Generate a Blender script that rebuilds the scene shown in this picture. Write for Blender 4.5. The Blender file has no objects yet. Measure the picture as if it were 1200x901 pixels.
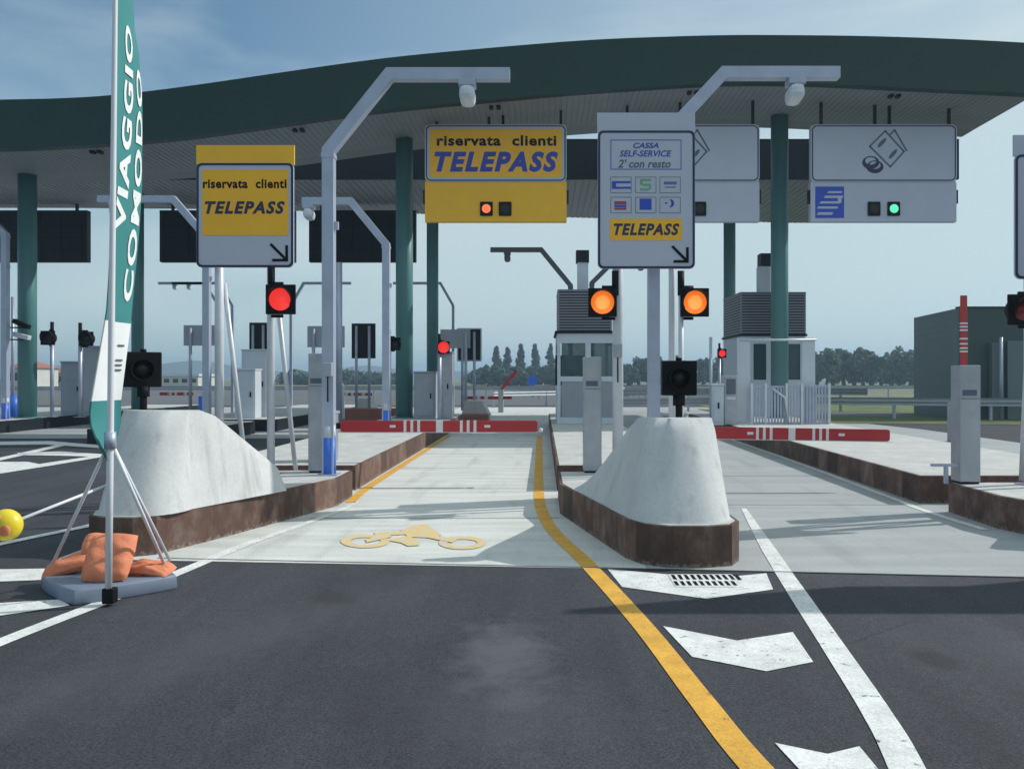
import bpy, bmesh, math, random
from mathutils import Vector, Matrix
R = math.radians
random.seed(7)
SC = bpy.context.scene
COL = SC.collection
H = 1.65          # eye height
F = 1000.0        # focal length in photo pixels (1200 px wide)
UX, VY = 635.0, 442.0

# ------------------------------------------------------------------ camera, world, sun
cam_d = bpy.data.cameras.new('camera'); cam = bpy.data.objects.new('camera', cam_d); COL.objects.link(cam)
cam.location = (0, 0, H); cam.rotation_euler = (R(90), 0, 0)
cam_d.sensor_width = 36; cam_d.lens = 30
cam_d.shift_x = -(UX-600)/1200; cam_d.shift_y = -(450.5-VY)/1200
cam_d.clip_end = 4000; cam_d.clip_start = 0.05
SC.camera = cam

SUN_DIR = Vector((1.25, 0.38, 1.0)).normalized()
elev = math.asin(SUN_DIR.z); azim = math.atan2(SUN_DIR.x, SUN_DIR.y)
w = bpy.data.worlds.new('World'); SC.world = w; w.use_nodes = True
nt = w.node_tree; nt.nodes.clear()
sky = nt.nodes.new('ShaderNodeTexSky'); sky.sky_type = 'NISHITA'; sky.sun_disc = False
sky.sun_elevation = elev; sky.sun_rotation = azim
sky.air_density = 1.0; sky.dust_density = 0.8; sky.ozone_density = 1.2
tc = nt.nodes.new('ShaderNodeTexCoord')
mp = nt.nodes.new('ShaderNodeMapping'); mp.inputs['Scale'].default_value = (1.0, 1.0, 3.2)
nz = nt.nodes.new('ShaderNodeTexNoise'); nz.inputs['Scale'].default_value = 1.7; nz.inputs['Detail'].default_value = 7; nz.inputs['Roughness'].default_value = .55; nz.inputs['Distortion'].default_value = .5
cr = nt.nodes.new('ShaderNodeValToRGB'); cr.color_ramp.elements[0].position = .46; cr.color_ramp.elements[1].position = .70
cr.color_ramp.elements[0].color = (0, 0, 0, 1); cr.color_ramp.elements[1].color = (1, 1, 1, 1)
# thin cloud veil, thicker on the right hand (sun) side and low down
sep = nt.nodes.new('ShaderNodeSeparateXYZ')
ma = nt.nodes.new('ShaderNodeMath'); ma.operation = 'MULTIPLY_ADD'; ma.inputs[1].default_value = .75; ma.inputs[2].default_value = .31; ma.use_clamp = True
mb_ = nt.nodes.new('ShaderNodeMath'); mb_.operation = 'MULTIPLY_ADD'; mb_.inputs[1].default_value = .42
hz = nt.nodes.new('ShaderNodeMapRange'); hz.inputs['From Min'].default_value = 0; hz.inputs['From Max'].default_value = .34; hz.inputs['To Min'].default_value = .70; hz.inputs['To Max'].default_value = 0
ad = nt.nodes.new('ShaderNodeMath'); ad.operation = 'ADD'; ad.use_clamp = True
mn = nt.nodes.new('ShaderNodeMath'); mn.operation = 'MINIMUM'; mn.inputs[1].default_value = .85
mix = nt.nodes.new('ShaderNodeMix'); mix.data_type = 'RGBA'
CLOUD = (5.5, 5.8, 5.5, 1)
mix.inputs['B'].default_value = CLOUD
bg = nt.nodes.new('ShaderNodeBackground'); bg.inputs['Strength'].default_value = .135
out = nt.nodes.new('ShaderNodeOutputWorld')
L = nt.links.new
L(tc.outputs['Generated'], mp.inputs['Vector']); L(mp.outputs['Vector'], nz.inputs['Vector'])
L(nz.outputs['Fac'], cr.inputs['Fac'])
L(tc.outputs['Generated'], sep.inputs['Vector'])
L(sep.outputs['X'], ma.inputs[0])
L(cr.outputs['Color'], mb_.inputs[0]); L(ma.outputs[0], mb_.inputs[2])
L(sep.outputs['Z'], hz.inputs['Value'])
L(mb_.outputs[0], ad.inputs[0]); L(hz.outputs['Result'], ad.inputs[1])
# overhead veil, above the view, added to raise the ambient light
ov = nt.nodes.new('ShaderNodeMapRange'); ov.inputs['From Min'].default_value = .45; ov.inputs['From Max'].default_value = .85; ov.inputs['To Min'].default_value = 0; ov.inputs['To Max'].default_value = .75
L(sep.outputs['Z'], ov.inputs['Value'])
ad2 = nt.nodes.new('ShaderNodeMath'); ad2.operation = 'ADD'; ad2.use_clamp = True
L(ad.outputs[0], ad2.inputs[0]); L(ov.outputs['Result'], ad2.inputs[1]); L(ad2.outputs[0], mn.inputs[0]); L(mn.outputs[0], mix.inputs['Factor'])
st = nt.nodes.new('ShaderNodeMix'); st.data_type = 'RGBA'; st.blend_type = 'MULTIPLY'; st.inputs['Factor'].default_value = 1; st.inputs['B'].default_value = (.58, .76, .76, 1)
L(sky.outputs['Color'], st.inputs['A']); L(st.outputs['Result'], mix.inputs['A']); tint = nt.nodes.new('ShaderNodeMix'); tint.data_type = 'RGBA'; tint.blend_type = 'MULTIPLY'
tint.inputs['Factor'].default_value = 1; tint.inputs['B'].default_value = (.86, .97, 1.05, 1)
L(mix.outputs['Result'], tint.inputs['A']); L(tint.outputs['Result'], bg.inputs['Color'])
L(bg.outputs[0], out.inputs['Surface'])

sd = bpy.data.lights.new('sun', 'SUN'); sd.energy = 3.55; sd.angle = R(.55); sd.color = (1, .965, .92)
so = bpy.data.objects.new('sun', sd); COL.objects.link(so)
so.rotation_euler = SUN_DIR.to_track_quat('Z', 'Y').to_euler(); so.location = (30, 10, 30)
SC.view_settings.view_transform = 'Standard'; SC.view_settings.look = 'None'
SC.view_settings.gamma = 1; SC.view_settings.exposure = 0.0; SC.view_settings.use_curve_mapping = False

# ------------------------------------------------------------------ helpers
def gnd(u, v, z=0.0):
    Y = F*(H-z)/(v-VY); return ((u-UX)/F*Y, Y)
def wx(u, Y): return (u-UX)/F*Y
def wz(v, Y): return H-(v-VY)/F*Y

MATS = {}
def mat(name, col, rough=.6, metal=0., var=0., vscale=3., bump=0., bscale=40., col2=None, emit=None, estr=0., spec=.5, stretch=None, fine=None, wear=None, streak=None):
    m = bpy.data.materials.new(name); m.use_nodes = True
    n = m.node_tree.nodes; l = m.node_tree.links
    b = n['Principled BSDF']; b.inputs['Base Color'].default_value = (*col, 1)
    b.inputs['Roughness'].default_value = rough; b.inputs['Metallic'].default_value = metal
    b.inputs['Specular IOR Level'].default_value = spec
    if emit:
        b.inputs['Emission Color'].default_value = (*emit, 1); b.inputs['Emission Strength'].default_value = estr
    pos = None
    if var or bump or fine or wear or streak:
        g = n.new('ShaderNodeNewGeometry'); pos = g.outputs['Position']
        if stretch:
            mpn = n.new('ShaderNodeMapping'); mpn.inputs['Scale'].default_value = stretch
            l.new(pos, mpn.inputs['Vector']); spos = mpn.outputs['Vector']
        else: spos = pos
    last = None
    if var:
        t = n.new('ShaderNodeTexNoise'); t.inputs['Scale'].default_value = vscale; t.inputs['Detail'].default_value = 6; t.inputs['Roughness'].default_value = .6
        l.new(spos, t.inputs['Vector'])
        r = n.new('ShaderNodeMapRange'); r.inputs['From Min'].default_value = .3; r.inputs['From Max'].default_value = .7
        l.new(t.outputs['Fac'], r.inputs['Value'])
        mx = n.new('ShaderNodeMix'); mx.data_type = 'RGBA'
        c2 = col2 or tuple(c*(1-var) for c in col)
        c1 = col if col2 else tuple(min(1, c*(1+var)) for c in col)
        mx.inputs['A'].default_value = (*c2, 1); mx.inputs['B'].default_value = (*c1, 1)
        l.new(r.outputs['Result'], mx.inputs['Factor']); last = mx.outputs['Result']
    if fine:
        t2 = n.new('ShaderNodeTexNoise'); t2.inputs['Scale'].default_value = fine[0]; t2.inputs['Detail'].default_value = 3
        l.new(pos, t2.inputs['Vector'])
        r2 = n.new('ShaderNodeMapRange'); r2.inputs['From Min'].default_value = .3; r2.inputs['From Max'].default_value = .7
        r2.inputs['To Min'].default_value = 1-fine[1]; r2.inputs['To Max'].default_value = 1+fine[1]
        l.new(t2.outputs['Fac'], r2.inputs['Value'])
        m2 = n.new('ShaderNodeMix'); m2.data_type = 'RGBA'; m2.blend_type = 'MULTIPLY'; m2.inputs['Factor'].default_value = 1
        if last: l.new(last, m2.inputs['A'])
        else: m2.inputs['A'].default_value = (*col, 1)
        l.new(r2.outputs['Result'], m2.inputs['B']); last = m2.outputs['Result']
    if streak:   # (scale vector, low, high, colour): marks with their own shape
        mps = n.new('ShaderNodeMapping'); mps.inputs['Scale'].default_value = streak[0]; l.new(pos, mps.inputs['Vector'])
        ts = n.new('ShaderNodeTexNoise'); ts.inputs['Scale'].default_value = 1; ts.inputs['Detail'].default_value = 5; l.new(mps.outputs[0], ts.inputs['Vector'])
        rs = n.new('ShaderNodeMapRange'); rs.inputs['From Min'].default_value = streak[1]; rs.inputs['From Max'].default_value = streak[2]; rs.inputs['To Max'].default_value = streak[4]; l.new(ts.outputs['Fac'], rs.inputs['Value'])
        ms = n.new('ShaderNodeMix'); ms.data_type = 'RGBA'; l.new(rs.outputs['Result'], ms.inputs['Factor'])
        if last: l.new(last, ms.inputs['A'])
        else: ms.inputs['A'].default_value = (*col, 1)
        ms.inputs['B'].default_value = (*streak[3], 1); last = ms.outputs['Result']
    if wear:     # (scale, threshold, colour under the paint)
        tw = n.new('ShaderNodeTexNoise'); tw.inputs['Scale'].default_value = wear[0]; tw.inputs['Detail'].default_value = 9; tw.inputs['Roughness'].default_value = .78; l.new(pos, tw.inputs['Vector'])
        rw = n.new('ShaderNodeMapRange'); rw.inputs['From Min'].default_value = wear[1]; rw.inputs['From Max'].default_value = wear[1]+.05; l.new(tw.outputs['Fac'], rw.inputs['Value'])
        mw = n.new('ShaderNodeMix'); mw.data_type = 'RGBA'; l.new(rw.outputs['Result'], mw.inputs['Factor'])
        if last: l.new(last, mw.inputs['A'])
        else: mw.inputs['A'].default_value = (*col, 1)
        mw.inputs['B'].default_value = (*wear[2], 1); last = mw.outputs['Result']
    if last: l.new(last, b.inputs['Base Color'])
    if bump:
        tb = n.new('ShaderNodeTexNoise'); tb.inputs['Scale'].default_value = bscale; tb.inputs['Detail'].default_value = 4
        l.new(pos, tb.inputs['Vector'])
        bp = n.new('ShaderNodeBump'); bp.inputs['Strength'].default_value = bump; bp.inputs['Distance'].default_value = .01
        l.new(tb.outputs['Fac'], bp.inputs['Height']); l.new(bp.outputs['Normal'], b.inputs['Normal'])
    MATS[name] = m
    return m

M = MATS
# asphalt: aggregate speckle, broad wear and faint lengthwise streaks
def asphalt_mat():
    m = bpy.data.materials.new('asphalt'); m.use_nodes = True
    n = m.node_tree.nodes; l = m.node_tree.links; b = n['Principled BSDF']; b.inputs['Roughness'].default_value = .85
    b.inputs['Specular IOR Level'].default_value = .35
    g = n.new('ShaderNodeNewGeometry'); P = g.outputs['Position']
    def noise(sc, scale=(1, 1, 1), det=5, rough=.6, dist=0):
        mp_ = n.new('ShaderNodeMapping'); mp_.inputs['Scale'].default_value = scale; l.new(P, mp_.inputs['Vector'])
        t = n.new('ShaderNodeTexNoise'); t.inputs['Scale'].default_value = sc; t.inputs['Detail'].default_value = det; t.inputs['Roughness'].default_value = rough; t.inputs['Distortion'].default_value = dist
        l.new(mp_.outputs[0], t.inputs['Vector']); return t.outputs['Fac']
    def rng_(src, a, b_, c, d):
        r_ = n.new('ShaderNodeMapRange'); r_.inputs['From Min'].default_value = a; r_.inputs['From Max'].default_value = b_; r_.inputs['To Min'].default_value = c; r_.inputs['To Max'].default_value = d
        l.new(src, r_.inputs['Value']); return r_.outputs['Result']
    def mul(a, b_):
        q = n.new('ShaderNodeMath'); q.operation = 'MULTIPLY'; l.new(a, q.inputs[0]); l.new(b_, q.inputs[1]); return q.outputs[0]
    broad = rng_(noise(.55, (1, .8, 1), 7, .62), .3, .7, .78, 1.22)
    tyre = rng_(noise(1.0, (2.6, .16, 1), 4, .5), .35, .68, 1.12, .84)
    grain = rng_(noise(75, (1, .8, 1), 3, .75), .34, .66, .42, 1.65)
    grit = rng_(noise(19, (1, .7, 1), 4, .7), .3, .7, .80, 1.22)
    f = mul(mul(broad, tyre), mul(grain, grit))
    base = n.new('ShaderNodeMix'); base.data_type = 'RGBA'; base.blend_type = 'MULTIPLY'; base.inputs['Factor'].default_value = 1
    base.inputs['A'].default_value = (.045, .047, .057, 1); l.new(f, base.inputs['B'])
    col = base.outputs['Result']
    def blot(cx, cy, rx, ry, rot, colr, amount, edge=.5):
        """one stain with a ragged outline at a fixed place on the road"""
        mp_ = n.new('ShaderNodeMapping'); mp_.vector_type = 'TEXTURE'; mp_.inputs['Location'].default_value = (cx, cy, 0); mp_.inputs['Rotation'].default_value = (0, 0, rot); mp_.inputs['Scale'].default_value = (rx, ry, 1)
        l.new(P, mp_.inputs['Vector']); ln = n.new('ShaderNodeVectorMath'); ln.operation = 'LENGTH'; l.new(mp_.outputs[0], ln.inputs[0])
        w_ = rng_(noise(4.5, (1, 1, 1), 8, .68), .3, .7, -.55, .55); ad_ = n.new('ShaderNodeMath'); ad_.operation = 'ADD'; l.new(ln.outputs['Value'], ad_.inputs[0]); l.new(w_, ad_.inputs[1])
        k = rng_(ad_.outputs[0], 1-edge, 1+edge*.6, amount, 0)
        mx = n.new('ShaderNodeMix'); mx.data_type = 'RGBA'; l.new(k, mx.inputs['Factor']); l.new(col, mx.inputs['A']); mx.inputs['B'].default_value = (*colr, 1); return mx.outputs['Result']
    col = blot(-.22, 5.05, .26, .62, .1, (.125, .13, .145), .62, .7)
    col = blot(-.15, 4.2, .5, .5, .3, (.085, .09, .10), .35, .8)
    col = blot(-1.9, 5.4, .35, 1.9, -.55, (.085, .09, .10), .35, .8)
    col = blot(-.9, 4.3, .3, .5, .4, (.022, .023, .027), .35, .8)
    col = blot(2.9, 4.9, .5, .9, .5, (.08, .085, .095), .3, .8)
    col = blot(2.3, 5.0, .12, .2, .2, (.018, .018, .02), .6, .5)
    col = blot(-1.55, 6.4, .16, .22, .2, (.02, .02, .022), .5, .6)
    # scattered small oil drips
    v = n.new('ShaderNodeTexVoronoi'); v.inputs['Scale'].default_value = 2.2; v.inputs['Randomness'].default_value = 1; l.new(P, v.inputs['Vector'])
    dr = rng_(v.outputs['Distance'], .02, .05, .55, 0)
    mx = n.new('ShaderNodeMix'); mx.data_type = 'RGBA'; l.new(dr, mx.inputs['Factor']); l.new(col, mx.inputs['A']); mx.inputs['B'].default_value = (.018, .018, .021, 1); col = mx.outputs['Result']
    # hairline crack network, only in places
    vc = n.new('ShaderNodeTexVoronoi'); vc.feature = 'DISTANCE_TO_EDGE'; vc.inputs['Scale'].default_value = .42
    wv = n.new('ShaderNodeTexNoise'); wv.inputs['Scale'].default_value = 3; wv.inputs['Detail'].default_value = 6; l.new(P, wv.inputs['Vector'])
    va = n.new('ShaderNodeVectorMath'); va.operation = 'MULTIPLY_ADD'; l.new(wv.outputs['Color'], va.inputs[0]); va.inputs[1].default_value = (.5, .5, 0); l.new(P, va.inputs[2]); l.new(va.outputs[0], vc.inputs['Vector'])
    ck = mul(rng_(vc.outputs['Distance'], 0, .0035, .55, 0), rng_(noise(.6, (1, 1, 1), 2), .52, .6, 0, 1))
    mx = n.new('ShaderNodeMix'); mx.data_type = 'RGBA'; l.new(ck, mx.inputs['Factor']); l.new(col, mx.inputs['A']); mx.inputs['B'].default_value = (.012, .012, .014, 1)
    l.new(mx.outputs['Result'], b.inputs['Base Color'])
    bp = n.new('ShaderNodeBump'); bp.inputs['Strength'].default_value = .45; bp.inputs['Distance'].default_value = .004
    l.new(noise(260, (1, 1, 1), 2, .6), bp.inputs['Height']); l.new(bp.outputs['Normal'], b.inputs['Normal'])
    MATS['asphalt'] = m
asphalt_mat()
mat('asphalt_far', (.11, .115, .12), .85, var=.2, vscale=.2, fine=(20, .15))
mat('lane_concrete', (.60, .61, .58), .85, streak=((3.2, .5, 1), .54, .78, (.33, .34, .33), .55), var=.16, vscale=1.6, bump=.25, bscale=60, fine=(60, .10), stretch=(.35, 2.2, 1))
mat('lane_concrete_grey', (.37, .39, .395), .8, streak=((3.0, .4, 1), .54, .80, (.22, .235, .24), .5), var=.14, vscale=1.2, bump=.25, bscale=60, fine=(60, .10), stretch=(.3, 1.8, 1))
mat('pave', (.52, .52, .50), .88, streak=((1.2, 1.2, 1), .58, .8, (.30, .30, .29), .5), var=.14, vscale=2.5, bump=.3, bscale=70, fine=(45, .10))
mat('nose_concrete', (.56, .57, .57), .82, var=.06, vscale=2.5, bump=.10, bscale=45, fine=(30, .05), streak=((9, 9, .9), .56, .74, (.30, .30, .29), .45))
mat('white_paint', (.72, .73, .71), .7, var=.16, vscale=5, bump=.3, bscale=120, fine=(70, .15), wear=(13, .585, (.06, .063, .07)))
mat('yellow_paint', (.72, .385, .05), .7, var=.16, vscale=4, bump=.3, bscale=120, fine=(70, .15), wear=(12, .60, (.12, .10, .07)))
mat('worn_yellow', (.76, .50, .13), .8, var=.3, vscale=16, col2=(.66, .53, .30), bump=.2, wear=(11, .51, (.56, .56, .53)))
mat('joint', (.13, .13, .13), .9)
mat('grass', (.10, .13, .035), .95, var=.4, vscale=.6, fine=(6, .3))
mat('field', (.13, .14, .08), .95, var=.35, vscale=.04, fine=(1.5, .2))
mat('green_fascia', (.007, .034, .029), .5, spec=.3, var=.10, vscale=.8)
mat('soffit', (.26, .28, .30), .6, var=.06, vscale=1)
mat('roof', (.22, .24, .25), .6)
mat('teal_steel', (.075, .205, .21), .42, var=.06, vscale=2)
mat('dark_steel_and_kerb_shade', (.010, .014, .02), .6, spec=.2)  # far kerbs borrow this dark tone in place of shade
mat('galv_backlit', (.10, .12, .15), .5)  # galvanised steel darkened in its colour, for poles seen against the light
mat('lens_unlit_red', (.22, .02, .02), .25)
mat('shaded_fascia', (.008, .016, .020), .6, spec=.2)  # rear fascia coloured near black in place of its shade
mat('galv', (.42, .46, .57), .42, metal=.35, var=.09, vscale=4)
mat('galv_white', (.62, .65, .70), .45, metal=.15, var=.06, vscale=5)
mat('steel_cab', (.40, .42, .46), .38, metal=.45, var=.10, vscale=6)
mat('grey_panel', (.36, .39, .44), .55, var=.06, vscale=3)
mat('light_panel', (.55, .60, .66), .5, var=.05, vscale=3)
mat('sign_white', (.50, .53, .63), .5, var=.03, vscale=2)
mat('shadow_board_grey', (.30, .32, .37), .55)
mat('sign_yellow', (1.0, .50, .02), .5, var=.04, vscale=3)
mat('sign_yellow_deep', (1.0, .52, .02), .5, var=.05, vscale=3)
mat('ink_navy', (.015, .022, .075), .5)
mat('ink_blue', (.03, .055, .42), .5)
mat('ink_black', (.006, .006, .008), .6, spec=.15)
mat('ink_grey', (.10, .12, .16), .5)
mat('logo_blue', (.025, .075, .50), .5)
mat('logo_green', (.16, .40, .22), .5)
mat('logo_red', (.36, .06, .08), .5)
mat('logo_purple', (.16, .13, .34), .5)
mat('plastic_black', (.006, .007, .009), .6, spec=.15)
mat('lens_dark', (.012, .014, .014), .3, spec=.3)
mat('lens_red', (.6, .02, .015), .3, emit=(1, .045, .04), estr=.8)
mat('lens_amber', (.9, .25, .03), .3, emit=(1, .19, .022), estr=.85)
mat('amber_core', (.9, .4, .1), .3, emit=(1, .33, .07), estr=.95)
mat('lens_green', (.05, .7, .35), .3, emit=(.12, .8, .45), estr=.9)
mat('lens_orange', (.8, .15, .06), .3, emit=(1, .16, .06), estr=1.0)
mat('bar_red', (.46, .028, .035), .45, var=.06, vscale=6)
mat('bar_white', (.75, .76, .76), .45)
mat('guard_blue', (.035, .16, .68), .45)
mat('louvre', (.22, .22, .26), .5, metal=.3)
mat('banner_teal', (.035, .22, .22), .75, var=.05, vscale=5)
mat('banner_white', (.78, .80, .80), .75, var=.03, vscale=8)
mat('pole_white', (.72, .74, .78), .35)
mat('base_blue', (.17, .21, .28), .55, var=.08, vscale=6)
mat('sack_orange', (.70, .23, .115), .8, var=.14, vscale=12, bump=.4, bscale=50)
mat('ball_yellow', (.80, .62, .03), .35)
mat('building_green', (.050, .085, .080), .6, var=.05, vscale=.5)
mat('building_side', (.14, .19, .20), .6, var=.05, vscale=.5)  # left wall's lit tone put into the colour; doors share it
mat('house_wall', (.55, .55, .52), .85, var=.08, vscale=.5)
mat('house_roof', (.30, .11, .08), .85, var=.1, vscale=.5)
mat('bark', (.09, .07, .05), .9, var=.2, vscale=4)
mat('leaf_poplar', (.066, .118, .108), .8, var=.35, vscale=.25)
mat('leaf_mid', (.080, .135, .110), .8, var=.4, vscale=.2)
mat('leaf_light', (.10, .17, .125), .8, var=.4, vscale=.2)
mat('hill', (.06, .08, .09), 1.0, var=.2, vscale=.01)
mat('brick_red', (.30, .12, .09), .85, var=.12, vscale=3)

# glass
def glass_mat():
    m = bpy.data.materials.new('window_glass'); m.use_nodes = True
    b = m.node_tree.nodes['Principled BSDF']
    b.inputs['Base Color'].default_value = (.05, .10, .11, 1); b.inputs['Roughness'].default_value = .06
    b.inputs['Alpha'].default_value = .72
    MATS['glass'] = m
glass_mat()

# weathering steel kerb: per plate tint, rust mottling and streaks running down
def rust_mat():
    m = bpy.data.materials.new('rusty_kerb'); m.use_nodes = True
    n = m.node_tree.nodes; l = m.node_tree.links; b = n['Principled BSDF']
    g = n.new('ShaderNodeNewGeometry'); s = n.new('ShaderNodeSeparateXYZ'); l.new(g.outputs['Position'], s.inputs[0])
    a = n.new('ShaderNodeMath'); a.operation = 'SUBTRACT'; l.new(s.outputs['Y'], a.inputs[0]); l.new(s.outputs['X'], a.inputs[1])
    d = n.new('ShaderNodeMath'); d.operation = 'DIVIDE'; l.new(a.outputs[0], d.inputs[0]); d.inputs[1].default_value = .52
    f = n.new('ShaderNodeMath'); f.operation = 'FLOOR'; l.new(d.outputs[0], f.inputs[0])
    wn = n.new('ShaderNodeTexWhiteNoise'); wn.noise_dimensions = '1D'; l.new(f.outputs[0], wn.inputs['W'])
    mpn = n.new('ShaderNodeMapping'); mpn.inputs['Scale'].default_value = (4.5, 4.5, 3.0); l.new(g.outputs['Position'], mpn.inputs['Vector'])
    t = n.new('ShaderNodeTexNoise'); t.inputs['Scale'].default_value = 1.0; t.inputs['Detail'].default_value = 7; t.inputs['Roughness'].default_value = .7
    l.new(mpn.outputs[0], t.inputs['Vector'])
    r = n.new('ShaderNodeValToRGB'); e = r.color_ramp.elements
    e[0].position = .3; e[0].color = (.055, .038, .034, 1); e[1].position = .72; e[1].color = (.19, .15, .13, 1)
    k = e.new(.5); k.color = (.120, .062, .044, 1)
    l.new(t.outputs['Fac'], r.inputs['Fac'])
    mr = n.new('ShaderNodeMapRange'); mr.inputs['To Min'].default_value = .55; mr.inputs['To Max'].default_value = 1.45; l.new(wn.outputs['Value'], mr.inputs['Value'])
    mx = n.new('ShaderNodeMix'); mx.data_type = 'RGBA'; mx.blend_type = 'MULTIPLY'; mx.inputs['Factor'].default_value = 1
    l.new(r.outputs['Color'], mx.inputs['A']); l.new(mr.outputs['Result'], mx.inputs['B']); fr_ = n.new('ShaderNodeMath'); fr_.operation = 'FRACT'; l.new(d.outputs[0], fr_.inputs[0])
    jt = n.new('ShaderNodeMapRange'); jt.inputs['From Min'].default_value = .002; jt.inputs['From Max'].default_value = .014; l.new(fr_.outputs[0], jt.inputs['Value'])
    gt = n.new('ShaderNodeTexNoise'); gt.inputs['Scale'].default_value = 26; gt.inputs['Detail'].default_value = 5; l.new(g.outputs['Position'], gt.inputs['Vector'])
    # pale cement splashes along the foot
    gz = n.new('ShaderNodeMath'); gz.operation = 'MULTIPLY_ADD'; gz.inputs[1].default_value = .22; gz.inputs[2].default_value = -.075; l.new(gt.outputs['Fac'], gz.inputs[0])
    gl = n.new('ShaderNodeMath'); gl.operation = 'SUBTRACT'; l.new(gz.outputs[0], gl.inputs[0]); l.new(s.outputs['Z'], gl.inputs[1])
    gr = n.new('ShaderNodeMapRange'); gr.inputs['From Min'].default_value = 0; gr.inputs['From Max'].default_value = .03; gr.inputs['To Max'].default_value = .6; l.new(gl.outputs[0], gr.inputs['Value'])
    mj = n.new('ShaderNodeMix'); mj.data_type = 'RGBA'; mj.inputs['A'].default_value = (.05, .035, .03, 1); l.new(jt.outputs['Result'], mj.inputs['Factor']); l.new(mx.outputs['Result'], mj.inputs['B'])
    mg = n.new('ShaderNodeMix'); mg.data_type = 'RGBA'; mg.inputs['B'].default_value = (.26, .23, .20, 1); l.new(gr.outputs['Result'], mg.inputs['Factor']); l.new(mj.outputs['Result'], mg.inputs['A'])
    l.new(mg.outputs['Result'], b.inputs['Base Color'])
    b.inputs['Roughness'].default_value = .8
    bp = n.new('ShaderNodeBump'); bp.inputs['Strength'].default_value = .4; bp.inputs['Distance'].default_value = .01
    l.new(t.outputs['Fac'], bp.inputs['Height']); l.new(bp.outputs['Normal'], b.inputs['Normal'])
    MATS['rust'] = m
rust_mat()

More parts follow.
